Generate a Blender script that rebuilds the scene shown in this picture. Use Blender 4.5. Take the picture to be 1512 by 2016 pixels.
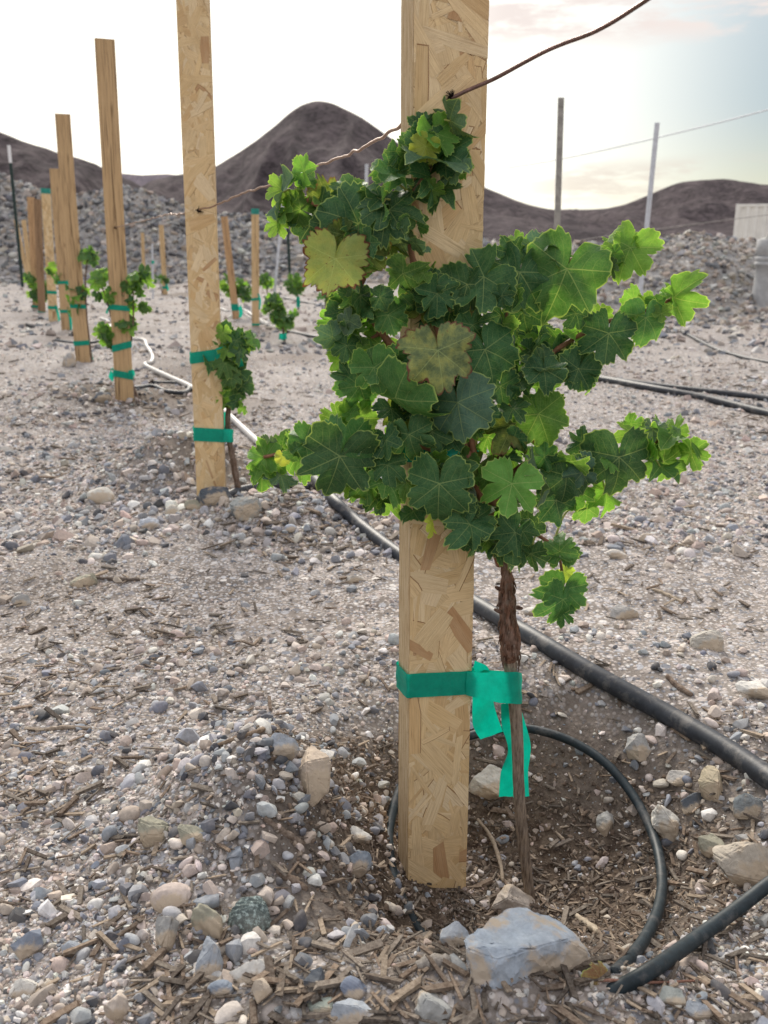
import bpy, math, random
import numpy as np
from mathutils import Vector, Matrix
rng = np.random.default_rng(7); random.seed(7)
S = bpy.context.scene
for o in list(bpy.data.objects): bpy.data.objects.remove(o)

# ------------------------------------------------------------------ camera
F = 1850.0; TH = math.atan(518/1850.0); H = 0.75
cam = bpy.data.cameras.new('camera'); co = bpy.data.objects.new('camera', cam); S.collection.objects.link(co)
co.location = (0, 0, H); co.rotation_euler = (math.radians(90)-TH, 0, 0)
cam.sensor_fit = 'VERTICAL'; cam.sensor_height = 36; cam.sensor_width = 27; cam.lens = 36*F/2016
cam.clip_start = 0.02; cam.clip_end = 6000
cam.dof.use_dof = True; cam.dof.focus_distance = 1.32; cam.dof.aperture_fstop = 8.5
S.camera = co
S.render.resolution_x = 768; S.render.resolution_y = 1024
S.view_settings.view_transform = 'Standard'; S.view_settings.look = 'None'
S.view_settings.exposure = 0.41; S.view_settings.gamma = 1

# ------------------------------------------------------------------ node helper
class NB:
    def __init__(s, tree): s.t = tree
    def n(s, typ, ins=None, **props):
        nd = s.t.nodes.new(typ)
        for k, v in props.items(): setattr(nd, k, v)
        for k, v in (ins or {}).items():
            sk = nd.inputs[k]
            if isinstance(v, bpy.types.NodeSocket): s.t.links.new(v, sk)
            else:
                if sk.type == 'RGBA' and len(v) == 3: v = (*v, 1)
                sk.default_value = v
        return nd
    def m(s, op, a, b=0.0, c=0.0, clamp=False):
        return s.n('ShaderNodeMath', {0: a, 1: b, 2: c}, operation=op, use_clamp=clamp).outputs[0]
    def mix(s, f, a, b, mode='MIX'):
        nd = s.n('ShaderNodeMix', {0: f, 6: a, 7: b}, data_type='RGBA', blend_type=mode, clamp_factor=True)
        return nd.outputs[2]
    def rng(s, v, a, b, c=0.0, d=1.0, smooth=False):
        return s.n('ShaderNodeMapRange', {0: v, 1: a, 2: b, 3: c, 4: d}, interpolation_type='SMOOTHSTEP' if smooth else 'LINEAR').outputs[0]
    def noise(s, vec, scale, detail=4, rough=.6):
        return s.n('ShaderNodeTexNoise', {'Vector': vec, 'Scale': scale, 'Detail': detail, 'Roughness': rough})
    def mapping(s, vec, scale=(1, 1, 1), rot=(0, 0, 0), loc=(0, 0, 0)):
        return s.n('ShaderNodeMapping', {'Vector': vec, 'Scale': scale, 'Rotation': rot, 'Location': loc}).outputs[0]

# ------------------------------------------------------------------ world: evening sky, bright behind the hills on the left
SUN_AZ = math.radians(-12); SUN_EL = math.radians(34)     # azimuth from +Y towards +X
w = bpy.data.worlds.new('World'); S.world = w; w.use_nodes = True
b = NB(w.node_tree); w.node_tree.nodes.clear()
tc = b.n('ShaderNodeTexCoord'); gen = tc.outputs['Generated']
sky = b.n('ShaderNodeTexSky', sky_type='NISHITA', sun_disc=False, sun_elevation=SUN_EL, sun_rotation=SUN_AZ)
skyc = b.n('ShaderNodeVectorMath', {0: sky.outputs[0], 'Scale': 0.10}, operation='SCALE').outputs[0]
sep = b.n('ShaderNodeSeparateXYZ', {0: gen})
ez = sep.outputs[2]
GL = (math.sin(math.radians(-11))*math.cos(math.radians(7)), math.cos(math.radians(-11))*math.cos(math.radians(7)), math.sin(math.radians(7)))
dt = b.n('ShaderNodeVectorMath', {0: gen, 1: GL}, operation='DOT_PRODUCT').outputs['Value']
glow = b.rng(dt, math.cos(math.radians(34)), math.cos(math.radians(5)), 0, 1, True)
low = b.rng(ez, 0.0, 0.14, 1, 0, True)
up = b.rng(ez, 0.12, 0.6, 0, 1, True)
veil = b.mix(low, (0.345, 0.415, 0.445), (0.60, 0.58, 0.40))
veil = b.mix(up, veil, (0.93, 0.97, 1.06))
veil = b.mix(b.m('MULTIPLY', b.rng(ez, .55, .05, 0, 1, True), b.rng(sep.outputs[1], .25, -.3, 0, 1, True)), veil, (.40, .40, .42))
veil = b.mix(glow, veil, (1.20, 1.16, 1.03))
cl = b.noise(b.mapping(gen, (5, 5, 26)), 1.6, 6, .62).outputs[0]
clm = b.rng(cl, .42, .58, 0, 1, True)
band = b.m('MULTIPLY', b.rng(ez, .172, .200, 0, 1, True), b.rng(sep.outputs[0], .02, .12, 0, 1, True))
lowc = b.m('MULTIPLY', b.rng(ez, .035, .055, 0, 1, True), b.rng(ez, .09, .07, 0, .75, True))
lowc = b.m('MULTIPLY', lowc, b.rng(sep.outputs[0], .1, .2, 0, 1, True))
highc = b.rng(ez, .24, .5, 0, .8, True)
msk = b.m('ADD', b.m('MULTIPLY', b.m('MAXIMUM', band, highc), clm), 0.0, clamp=True)
veil = b.mix(msk, veil, (.70, .61, .56))
veil = b.mix(b.m('MULTIPLY', lowc, clm), veil, (.58, .50, .44))
wc = b.mix(0.09, veil, skyc)
bg = b.n('ShaderNodeBackground', {'Color': wc, 'Strength': 1.0})
b.n('ShaderNodeOutputWorld', {0: bg.outputs[0]})
sl = bpy.data.lights.new('sun', 'SUN'); sl.energy = 3.4; sl.angle = math.radians(24); sl.color = (1, .93, .82)
so = bpy.data.objects.new('sun', sl); S.collection.objects.link(so)
sd = Vector((math.sin(SUN_AZ)*math.cos(SUN_EL), math.cos(SUN_AZ)*math.cos(SUN_EL), math.sin(SUN_EL)))
so.rotation_euler = sd.to_track_quat('Z', 'Y').to_euler()

# ------------------------------------------------------------------ numpy helpers
def vn(x, y, seed=0):
    x = np.asarray(x, float); y = np.asarray(y, float)
    xi = np.floor(x).astype(np.int64); yi = np.floor(y).astype(np.int64); fx = x-xi; fy = y-yi
    fx = fx*fx*(3-2*fx); fy = fy*fy*(3-2*fy)
    def hsh(a, c):
        n = (a*374761393 + c*668265263 + seed*982451653) & 0x7fffffff
        n = ((n ^ (n >> 13))*1274126177) & 0x7fffffff
        return ((n ^ (n >> 16)) & 0xffff)/65535.0
    return (hsh(xi, yi)*(1-fx)+hsh(xi+1, yi)*fx)*(1-fy)+(hsh(xi, yi+1)*(1-fx)+hsh(xi+1, yi+1)*fx)*fy
def fbm(x, y, o=4, seed=0):
    s = 0; a = 1; t = 0
    for i in range(o):
        s = s+a*vn(x*2**i, y*2**i, seed+i*17); t += a; a *= .5
    return s/t*2-1
def ga(x, y, cx, cy, rx, ry): return np.exp(-(((x-cx)/rx)**2+((y-cy)/ry)**2))
def hgt(x, y):
    x = np.asarray(x, float); y = np.asarray(y, float)
    far = np.clip((np.hypot(x, y)-4)/10, 0, 1)
    h = (.018*fbm(x*1.6, y*1.6, 3, 3)+.010*fbm(x*7, y*7, 3, 5))*(1+far)+.006*fbm(x*28, y*28, 2, 9)*(1-far)
    e = (np.where(x < .19, (x-.19)/.285, (x-.19)/.33))**2+((y-1.18)/.28)**2
    h = h-.165*np.exp(-1.7*e**1.5)
    h += .125*ga(x, y, -.17, 1.13, .12, .18)+.035*ga(x, y, .1, .80, .3, .07)+.022*ga(x, y, .075, 1.19, .09, .06)+.030*ga(x, y, .62, 1.3, .16, .3)+.035*ga(x, y, .25, 1.62, .4, .16)
    h += .16*ga(x, y, -.68, 2.98, .26, .20)+.04*ga(x, y, -.30, 2.62, .2, .12)+.03*ga(x, y, -.2, 2.6, .25, .2)+.10*ga(x, y, -1.5, 4.6, .6, .5)
    h += .05*ga(x, y, -2.6, 6.2, 1, .8)
    h -= .05*ga(x, y, -.30, 3.1, .12, .12)+.055*ga(x, y, .035, 1.02, .06, .06)
    return h
CT, ST = math.cos(TH), math.sin(TH)
RT = np.array([1., 0, 0]); UP = np.array([0, ST, CT]); FW = np.array([0, CT, -ST])
def ray(px, py): return RT*((px-756)/F)+UP*((1008-py)/F)+FW
def at(px, py, Y):
    r = ray(px, py); t = Y/r[1]; return np.array([0, 0, H])+r*t
def depth(P): return float(np.dot(np.asarray(P)-np.array([0, 0, H]), FW))
def hit(px, py, lift=0.0, tmax=400):
    r = ray(px, py); O = np.array([0, 0, H]); t = .5; st = .004
    ts = np.concatenate([np.arange(.4, 6, .004), np.geomspace(6, tmax, 1500)])
    P = O[None]+ts[:, None]*r[None]
    d = P[:, 2]-(hgt(P[:, 0], P[:, 1])+lift)
    i = np.argmax(d < 0)
    if d[i] >= 0: i = len(ts)-1
    return P[i]
def crom(P, n=8):
    P = np.asarray(P, float); Q = np.vstack([2*P[0]-P[1], P, 2*P[-1]-P[-2]]); out = []
    for i in range(1, len(Q)-2):
        for k in range(n):
            t = k/n
            out.append(.5*((2*Q[i])+(-Q[i-1]+Q[i+1])*t+(2*Q[i-1]-5*Q[i]+4*Q[i+1]-Q[i+2])*t*t+(-Q[i-1]+3*Q[i]-3*Q[i+1]+Q[i+2])*t**3))
    out.append(Q[-2]); return np.array(out)

class MB:
    def __init__(s): s.v = []; s.f = []; s.mi = []; s.c = []; s.uv = []; s.n = 0
    def add(s, v, f, mi=0, c=(1, 1, 1), uv=None):
        v = np.asarray(v, float); s.v.append(v)
        for k, q in enumerate(f):
            s.f.append([i+s.n for i in q]); s.mi.append(mi)
        cc = np.asarray(c, float)
        if cc.ndim == 1: cc = np.tile(cc[None], (len(v), 1))
        s.c.append(cc)
        s.uv.append(np.zeros((len(v), 2)) if uv is None else np.asarray(uv, float))
        s.n += len(v)
    def build(s, name, mats, parent=None, origin=None, smooth=True):
        v = np.vstack(s.v)
        og = np.zeros(3) if origin is None else np.asarray(origin, float)
        if parent is not None and origin is None: og = np.array(parent['_o'])
        me = bpy.data.meshes.new(name); me.from_pydata((v-og).tolist(), [], s.f); me.update()
        fin(me, np.vstack(s.c), np.vstack(s.uv), smooth)
        me.polygons.foreach_set('material_index', s.mi)
        for m in (mats if isinstance(mats, list) else [mats]): me.materials.append(m)
        o = bpy.data.objects.new(name, me); S.collection.objects.link(o)
        if parent is not None: o.parent = parent
        else: o.location = og
        o['_o'] = og.tolist()
        return o
def fin(me, col, uv, smooth):
    if col is not None:
        a = me.attributes.new('col', 'FLOAT_COLOR', 'POINT')
        a.data.foreach_set('color', np.hstack([col[:, :3], np.ones((len(col), 1))]).astype(np.float32).ravel())
    if uv is not None:
        u = me.uv_layers.new(name='uv')
        li = np.empty(len(me.loops), np.int32); me.loops.foreach_get('vertex_index', li)
        u.data.foreach_set('uv', uv[li].astype(np.float32).ravel())
    me.polygons.foreach_set('use_smooth', [smooth]*len(me.polygons) if isinstance(smooth, bool) else smooth)
def npmesh(name, v, tri, mat, col=None, smooth=True, uv=None):
    me = bpy.data.meshes.new(name); k = tri.shape[1]
    me.vertices.add(len(v)); me.vertices.foreach_set('co', v.astype(np.float32).ravel())
    me.loops.add(tri.size); me.loops.foreach_set('vertex_index', tri.astype(np.int32).ravel())
    me.polygons.add(len(tri)); me.polygons.foreach_set('loop_start', np.arange(0, tri.size, k, dtype=np.int32))
    me.polygons.foreach_set('loop_total', np.full(len(tri), k, np.int32))
    me.update(calc_edges=True); fin(me, col, uv, smooth); me.validate()
    me.materials.append(mat)
    o = bpy.data.objects.new(name, me); S.collection.objects.link(o); return o
def tag(o, label=None, cat=None, group=None, kind=None):
    if label: o['label'] = label
    if cat: o['category'] = cat
    if group: o['group'] = group
    if kind: o['kind'] = kind
    return o
def empty(name, loc, label, cat, group=None):
    o = bpy.data.objects.new(name, None); S.collection.objects.link(o); o.location = loc; o['_o'] = [float(a) for a in loc]
    o.empty_display_size = .05
    return tag(o, label, cat, group)
def tube(mb, P, r, seg=10, mi=0, c=(1, 1, 1), rough=0.0, cap=True, ruv=1.0):
    P = np.asarray(P, float); n = len(P); r = np.full(n, r) if np.isscalar(r) else np.asarray(r, float)
    T = np.gradient(P, axis=0); T /= np.linalg.norm(T, axis=1)[:, None]+1e-12
    a = np.array([0, 0, 1.]) if abs(T[0, 2]) < .9 else np.array([1., 0, 0])
    N = np.cross(T[0], a); N /= np.linalg.norm(N); V = []; UV = []; L = 0
    for i in range(n):
        N = N-T[i]*np.dot(N, T[i]); N /= np.linalg.norm(N); B = np.cross(T[i], N)
        if i: L += np.linalg.norm(P[i]-P[i-1])
        for k in range(seg):
            ph = 2*math.pi*k/seg
            rr = r[i]*(1+(rough*(rng.random()-.5)*2 if rough else 0))
            V.append(P[i]+rr*(math.cos(ph)*N+math.sin(ph)*B)); UV.append((k/seg*.1, L))
    Fc = [[i*seg+k, i*seg+(k+1) % seg, (i+1)*seg+(k+1) % seg, (i+1)*seg+k] for i in range(n-1) for k in range(seg)]
    if cap: Fc += [list(range(seg))[::-1], [(n-1)*seg+k for k in range(seg)]]
    mb.add(V, Fc, mi, c, UV)

# ------------------------------------------------------------------ materials
def newmat(name):
    m = bpy.data.materials.new(name); m.use_nodes = True; m.node_tree.nodes.clear(); return m, NB(m.node_tree)
def out(b, sh): b.n('ShaderNodeOutputMaterial', {0: sh})
def pbsdf(b, col, rough=.8, bump=None, bs=.3, bd=.01, spec=.3, metal=0.0):
    ins = {'Base Color': col, 'Roughness': rough, 'Specular IOR Level': spec, 'Metallic': metal}
    if bump is not None: ins['Normal'] = b.n('ShaderNodeBump', {'Height': bump, 'Strength': bs, 'Distance': bd}).outputs[0]
    return b.n('ShaderNodeBsdfPrincipled', ins).outputs[0]
def ramp(b, f, stops):
    nd = b.n('ShaderNodeValToRGB', {0: f}); cr = nd.color_ramp
    while len(cr.elements) < len(stops): cr.elements.new(.5)
    for e, (p, c) in zip(cr.elements, stops): e.position = p; e.color = (*c, 1)
    return nd.outputs[0]

def mat_ground():
    m, b = newmat('gravelly_soil'); g = b.n('ShaderNodeNewGeometry').outputs['Position']
    n1 = b.noise(g, 2.2, 5).outputs[0]; n2 = b.noise(g, 60, 5, .7).outputs[0]; n3 = b.noise(g, 420, 3, .7).outputs[0]
    soil = b.mix(b.rng(n1, .35, .65), (.10, .085, .075), (.26, .232, .21))
    soil = b.mix(b.rng(n2, .3, .7), soil, b.mix(.5, soil, (.40, .36, .325)))
    soil = b.mix(b.rng(n3, .55, .7, 0, .6), soil, (.13, .09, .065))
    at_ = b.n('ShaderNodeAttribute', attribute_name='col').outputs[0]
    dark_soil = b.n('ShaderNodeSeparateColor', {0: at_}).outputs[0]     # darker brown earth in the planting hole and soil patches
    soil = b.mix(dark_soil, soil, b.mix(b.rng(n2, .35, .65), (.040, .026, .018), (.15, .115, .085)))
    wv = b.mapping(g, (1, 1, .3))
    v1 = b.n('ShaderNodeTexVoronoi', {'Vector': wv, 'Scale': 130.0, 'Randomness': 1.0}); v2 = b.n('ShaderNodeTexVoronoi', {'Vector': wv, 'Scale': 48.0})
    c1 = b.n('ShaderNodeSeparateColor', {0: v1.outputs['Color']}).outputs[0]
    c2 = b.n('ShaderNodeSeparateColor', {0: v2.outputs['Color']})
    st = [(0, (.10, .11, .13)), (.12, (.24, .25, .28)), (.3, (.41, .365, .335)), (.6, (.55, .49, .45)), (.85, (.42, .43, .46)), (1, (.74, .70, .65))]
    p1 = ramp(b, c1, st); p2 = ramp(b, c2.outputs[0], st)
    col = b.mix(b.m('MULTIPLY', b.rng(v1.outputs['Distance'], .55, .35), b.rng(dark_soil, .08, .4, 1, 0)), soil, p1)
    col = b.mix(b.m('MULTIPLY', b.rng(v2.outputs['Distance'], .5, .36), b.m('MULTIPLY', b.rng(c2.outputs[1], .45, .5), b.rng(dark_soil, .02, .25, 1, 0))), col, p2)
    col = b.mix(b.rng(b.noise(b.mapping(g, (.5, .9, 1)), 1.1, 6, .65).outputs[0], .52, .70, 0, .35), col, (.20, .15, .115))
    hh = b.m('ADD', b.m('MULTIPLY', b.rng(v1.outputs['Distance'], 0, .6, 1, 0), .5), b.m('MULTIPLY', n2, .6))
    hh = b.m('ADD', hh, b.m('MULTIPLY', n3, .25))
    out(b, pbsdf(b, col, .95, hh, .8, .006, .15)); return m
def mat_stone(name, tint=None, speck=None, big=False):
    m, b = newmat(name)
    at_ = b.n('ShaderNodeAttribute', attribute_name='col').outputs[0]
    g = b.n('ShaderNodeTexCoord').outputs['Object'] if big else b.n('ShaderNodeNewGeometry').outputs['Position']
    n = b.noise(g, 75 if big else 160, 9, .72).outputs[0]; n2 = b.noise(g, 13 if big else 50, 3, .6).outputs[0]
    c = b.mix(b.rng(n2, .35, .65), at_, b.mix(.22, at_, (.50, .42, .34)))
    c = b.mix(b.rng(n, .35, .62, .55, 0), c, b.mix(.6, c, (.07, .07, .075)))
    c = b.mix(b.rng(n, .58, .72, 0, .5), c, b.mix(.35, c, (.80, .78, .74)))
    if speck: c = b.mix(b.rng(b.noise(g, 190, 4, .8).outputs[0], .5, .62), c, speck)
    if tint: c = b.mix(b.rng(b.noise(g, 14, 6, .65).outputs[0], .48, .56, 0, .85), c, tint)
    out(b, pbsdf(b, c, .82, b.m('ADD', n, b.m('MULTIPLY', n2, 2.0)), .55, .004 if big else .0015, .25)); return m
def mat_vc(name, rough=.85, grain=True, spec=.2):
    m, b = newmat(name); at_ = b.n('ShaderNodeAttribute', attribute_name='col').outputs[0]
    g = b.n('ShaderNodeNewGeometry').outputs['Position']; n = b.noise(g, 230, 4, .7).outputs[0]
    c = b.mix(b.rng(n, .3, .7), b.mix(.5, at_, (.03, .02, .015)), b.mix(.15, at_, (.8, .75, .65)))
    out(b, pbsdf(b, c, rough, n, .5, .002, spec)); return m
def mat_osb(edge=False):
    m, b = newmat('strand_board_edge' if edge else 'strand_board')
    uv = b.n('ShaderNodeUVMap', uv_map='uv').outputs[0]
    at_ = b.n('ShaderNodeAttribute', attribute_name='col').outputs[0]
    if edge:
        s = b.n('ShaderNodeSeparateXYZ', {0: uv})
        n = b.noise(b.mapping(uv, (420, 14, 1)), 1, 5, .7).outputs[0]; n2 = b.noise(b.mapping(uv, (900, 60, 1)), 1, 3, .6).outputs[0]
        c = ramp(b, n, [(.25, (.30, .17, .08)), (.42, (.60, .42, .23)), (.55, (.72, .55, .34)), (.75, (.82, .68, .47))])
        c = b.mix(b.rng(n2, .62, .72, 0, .7), c, (.24, .13, .06))
        out(b, pbsdf(b, c, .85, b.m('ADD', n, n2), .9, .003, .15)); return m
    n = b.noise(b.mapping(uv, (520, 16, 1)), 1, 5, .65).outputs[0]; n2 = b.noise(b.mapping(uv, (60, 12, 1)), 1, 4, .6).outputs[0]
    n3 = b.noise(b.mapping(uv, (900, 30, 1)), 1, 2, .6).outputs[0]
    c = b.mix(b.rng(n, .34, .60), b.mix(.38, at_, (.34, .19, .08)), at_)
    c = b.mix(b.rng(n2, .45, .7, 0, .4), c, b.mix(.5, at_, (.80, .66, .44)))
    c = b.mix(b.rng(n3, .60, .68, 0, .45), c, (.26, .14, .06))
    c = b.mix(b.rng(b.noise(b.n('ShaderNodeNewGeometry').outputs['Position'], 9, 5, .7).outputs[0], .52, .72, 0, .35), c, (.36, .25, .14))
    out(b, pbsdf(b, c, .62, b.m('ADD', n, n3), .45, .0015, .3)); return m
def mat_lumber(name, c1, c2, dark):
    m, b = newmat(name); uv = b.n('ShaderNodeUVMap', uv_map='uv').outputs[0]
    wob = b.noise(b.mapping(uv, (6, 1.5, 1)), 1, 2, .5)
    uvw = b.n('ShaderNodeVectorMath', {0: uv, 1: b.n('ShaderNodeVectorMath', {0: wob.outputs['Color'], 'Scale': .03}, operation='SCALE').outputs[0]}, operation='ADD').outputs[0]
    n = b.noise(b.mapping(uvw, (150, 2.0, 1)), 1, 5, .6).outputs[0]; n2 = b.noise(b.mapping(uvw, (320, 3, 1)), 1, 3, .6).outputs[0]
    c = b.mix(b.rng(n, .3, .7), c1, c2)
    c = b.mix(b.rng(b.noise(b.mapping(uv, (14, 2.5, 1)), 1, 3).outputs[0], .5, .7, 0, .5), c, b.mix(.5, c1, (.20, .12, .06)))
    c = b.mix(b.rng(n2, .56, .64, 0, .85), c, dark)
    ck = b.m('ABSOLUTE', b.m('SUBTRACT', b.noise(b.mapping(uvw, (34, .8, 1)), 1, 3, .5).outputs[0], .5))
    c = b.mix(b.m('MULTIPLY', b.rng(ck, .016, .004), b.rng(b.noise(b.mapping(uv, (9, 1.6, 1)), 1, 2).outputs[0], .42, .55)), c, dark)
    kv = b.n('ShaderNodeTexVoronoi', {'Vector': b.mapping(uv, (16, 7.5, 1)), 'Scale': 1.0})
    kr = b.n('ShaderNodeSeparateColor', {0: kv.outputs['Color']}).outputs[1]
    km = b.m('MULTIPLY', b.rng(kv.outputs['Distance'], .22, .08), b.rng(kr, .66, .68))
    c = b.mix(km, c, (.10, .05, .025))
    out(b, pbsdf(b, c, .75, b.m('ADD', n, n2), .5, .003, .25)); return m
def mat_leaf():
    m, b = newmat('vine_leaf')
    at_ = b.n('ShaderNodeAttribute', attribute_name='col').outputs[0]
    dn = b.n('ShaderNodeAttribute', attribute_name='leaf'); ds = b.n('ShaderNodeSeparateColor', {0: dn.outputs[0]})
    rad, age, tr = ds.outputs[0], ds.outputs[1], ds.outputs[2]
    uv = b.n('ShaderNodeUVMap', uv_map='uv').outputs[0]; s = b.n('ShaderNodeSeparateXYZ', {0: uv})
    g = b.n('ShaderNodeNewGeometry'); pos = g.outputs['Position']
    s_, t_ = s.outputs[0], b.m('ABSOLUTE', s.outputs[1])
    wn = b.m('MULTIPLY', b.m('SUBTRACT', b.noise(b.mapping(pos), 60, 2).outputs[0], .5), .10)
    main = b.rng(t_, b.m('MULTIPLY_ADD', s_, -.007, .0165), b.m('MULTIPLY_ADD', s_, -.004, .008), 0, 1)
    q = b.m('ADD', b.m('SUBTRACT', s_, b.m('MULTIPLY', t_, b.m('MULTIPLY_ADD', t_, .9, .45))), wn)
    fr = b.m('ABSOLUTE', b.m('SUBTRACT', b.m('FRACT', b.m('MULTIPLY', q, 5.2)), .5))
    sec = b.m('MULTIPLY', b.rng(fr, .042, .018), b.rng(rad, .98, .6))
    vor = b.n('ShaderNodeTexVoronoi', {'Vector': pos, 'Scale': 230.0}, feature='DISTANCE_TO_EDGE').outputs[0]
    ter = b.rng(vor, .10, .02, 0, .18)
    vein = b.m('MAXIMUM', b.m('MAXIMUM', main, b.m('MULTIPLY', sec, .62)), ter)
    n1 = b.noise(pos, 75, 4, .6).outputs[0]; n2 = b.noise(pos, 300, 4, .7).outputs[0]
    c = b.mix(b.rng(n1, .3, .7), b.mix(.3, at_, (.02, .05, .02)), b.mix(.12, at_, (.3, .5, .2)))
    c = b.mix(b.m('MULTIPLY', age, b.rng(n1, .42, .66, 0, .75)), c, (.34, .34, .09))
    vc = b.mix(.5, b.mix(.35, at_, (.8, .9, .35)), (.42, .52, .20))
    cv = b.mix(b.m('MULTIPLY', vein, .50), c, vc)
    # brown dry margins and flecks on the old leaves
    edge = b.m('MULTIPLY', b.rng(b.m('ADD', rad, b.m('MULTIPLY', b.m('SUBTRACT', n1, .5), .35)), .93, .99), b.rng(age, .3, .6))
    flk = b.m('MULTIPLY', b.rng(n2, .63, .68), b.m('MULTIPLY', b.rng(age, .45, .8), b.rng(n1, .50, .6)))
    cv = b.mix(b.m('MAXIMUM', edge, flk), cv, (.13, .045, .03))
    rim = b.rng(rad, .955, .99, 0, .62)
    cv = b.mix(b.m('MULTIPLY', rim, b.rng(age, .5, .2)), cv, (.45, .58, .16))
    bh = b.m('SUBTRACT', b.m('MULTIPLY', n1, .8), b.m('MULTIPLY', vein, .55))
    nrm = b.n('ShaderNodeBump', {'Height': bh, 'Strength': .55, 'Distance': .004}).outputs[0]
    p = b.n('ShaderNodeBsdfPrincipled', {'Base Color': cv, 'Roughness': .52, 'Specular IOR Level': .22, 'Normal': nrm}).outputs[0]
    tcx = b.n('ShaderNodeVectorMath', {0: b.mix(.6, cv, b.mix(1, cv, (1.6, 1.5, .35), 'MULTIPLY')), 'Scale': 1.9}, operation='SCALE').outputs[0]
    t = b.n('ShaderNodeBsdfTranslucent', {'Color': tcx, 'Normal': nrm}).outputs[0]
    out(b, b.n('ShaderNodeMixShader', {0: tr, 1: p, 2: t}).outputs[0]); return m
def mat_simple(name, col, rough=.5, spec=.4, metal=0.0, var=.25, scale=40, bump=.2, trans=0.0, dirt=None, coord='pos'):
    m, b = newmat(name); g = b.n('ShaderNodeNewGeometry').outputs['Position']
    n = b.noise(g, scale, 5, .65).outputs[0]
    c = b.mix(b.rng(n, .3, .7), tuple(x*(1-var) for x in col), tuple(min(1, x*(1+var)) for x in col))
    if dirt: c = b.mix(b.rng(b.noise(g, scale*.4, 6, .7).outputs[0], .52, .66, 0, .8), c, dirt)
    sh = pbsdf(b, c, rough, n, bump, .002, spec, metal)
    if trans:
        t = b.n('ShaderNodeBsdfTranslucent', {'Color': c}).outputs[0]
        sh = b.n('ShaderNodeMixShader', {0: trans, 1: sh, 2: t}).outputs[0]
    out(b, sh); return m
def mat_bark():
    m, b = newmat('shreddy_bark'); uv = b.n('ShaderNodeUVMap', uv_map='uv').outputs[0]
    at_ = b.n('ShaderNodeAttribute', attribute_name='col').outputs[0]; g = b.n('ShaderNodeNewGeometry').outputs['Position']
    n = b.noise(b.mapping(g, (260, 260, 28)), 1, 6, .75).outputs[0]; n2 = b.noise(g, 55, 3).outputs[0]
    c = b.mix(b.rng(n, .36, .6), b.mix(.75, at_, (.03, .015, .01)), b.mix(b.rng(n2, .4, .6, .05, .4), at_, (.42, .36, .31)))
    out(b, pbsdf(b, c, .9, n, 1.0, .004, .15)); return m
M_ground = mat_ground(); M_peb = mat_stone('pebble_stone'); M_rock = mat_stone('rock_stone', big=True, tint=(.46, .37, .27))
M_rocks = mat_stone('speckled_stone', big=True, speck=(.33, .40, .38)); M_chip = mat_vc('shredded_wood')
M_osb = mat_osb(); M_osbe = mat_osb(True); M_leaf = mat_leaf(); M_bark = mat_bark()
M_lumA = mat_lumber('fir_lumber', (.46, .30, .15), (.62, .44, .25), (.10, .055, .025))
M_lumB = mat_lumber('orange_lumber', (.46, .28, .14), (.58, .38, .21), (.12, .06, .03))
M_lumC = mat_lumber('brown_lumber', (.25, .155, .085), (.36, .235, .14), (.07, .04, .02))
M_lumD = mat_lumber('pale_lumber', (.56, .38, .19), (.70, .52, .30), (.2, .11, .05))
M_stem = mat_simple('green_stalk', (.34, .36, .10), .5, .3, var=.3, scale=60)
M_cane = mat_simple('brown_cane', (.24, .11, .06), .6, .3, var=.4, scale=90, bump=.5)
M_hose = mat_simple('black_poly_hose', (.030, .034, .042), .50, .35, var=.4, scale=70, bump=.2, dirt=(.15, .14, .13))
M_tube = mat_simple('black_drip_tube', (.012, .022, .028), .52, .35, var=.4, scale=90, bump=.2, dirt=(.08, .08, .08))
M_white = mat_simple('pale_pipe', (.52, .50, .47), .5, .4, var=.15, scale=30)  # pale grey pipe tone, slightly uneven
M_tape = mat_simple('green_tie_tape', (.0, .43, .30), .38, .45, var=.16, scale=60, bump=.6, trans=.42)
M_wire = mat_simple('rusty_wire', (.20, .115, .10), .45, .5, metal=.5, var=.4, scale=150, bump=.4)
M_copper = mat_simple('brown_wire', (.30, .18, .12), .45, .5, metal=.3, var=.4, scale=150)
M_galv = mat_simple('galvanised_steel', (.56, .58, .62), .5, .4, metal=.05, var=.15, scale=25)
M_dgalv = mat_simple('dull_steel', (.30, .285, .26), .5, .4, metal=.15, var=.3, scale=20)
M_gpost = mat_simple('green_steel', (.015, .035, .03), .5, .4, var=.3, scale=20)
M_wpaint = mat_simple('white_paint', (.8, .8, .8), .5, .4, var=.05)
M_black = mat_simple('black_rust', (.012, .009, .008), .9, .1, var=.5, scale=400, bump=1)
M_conc = mat_simple('bollard_concrete', (.43, .43, .43), .9, .2, var=.2, scale=14, bump=.5)
M_cont = mat_simple('cream_container_paint', (.80, .78, .72), .5, .3, var=.08, scale=3, dirt=None)
M_green = mat_simple('teal_paint', (.03, .25, .2), .6, .3)
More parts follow.
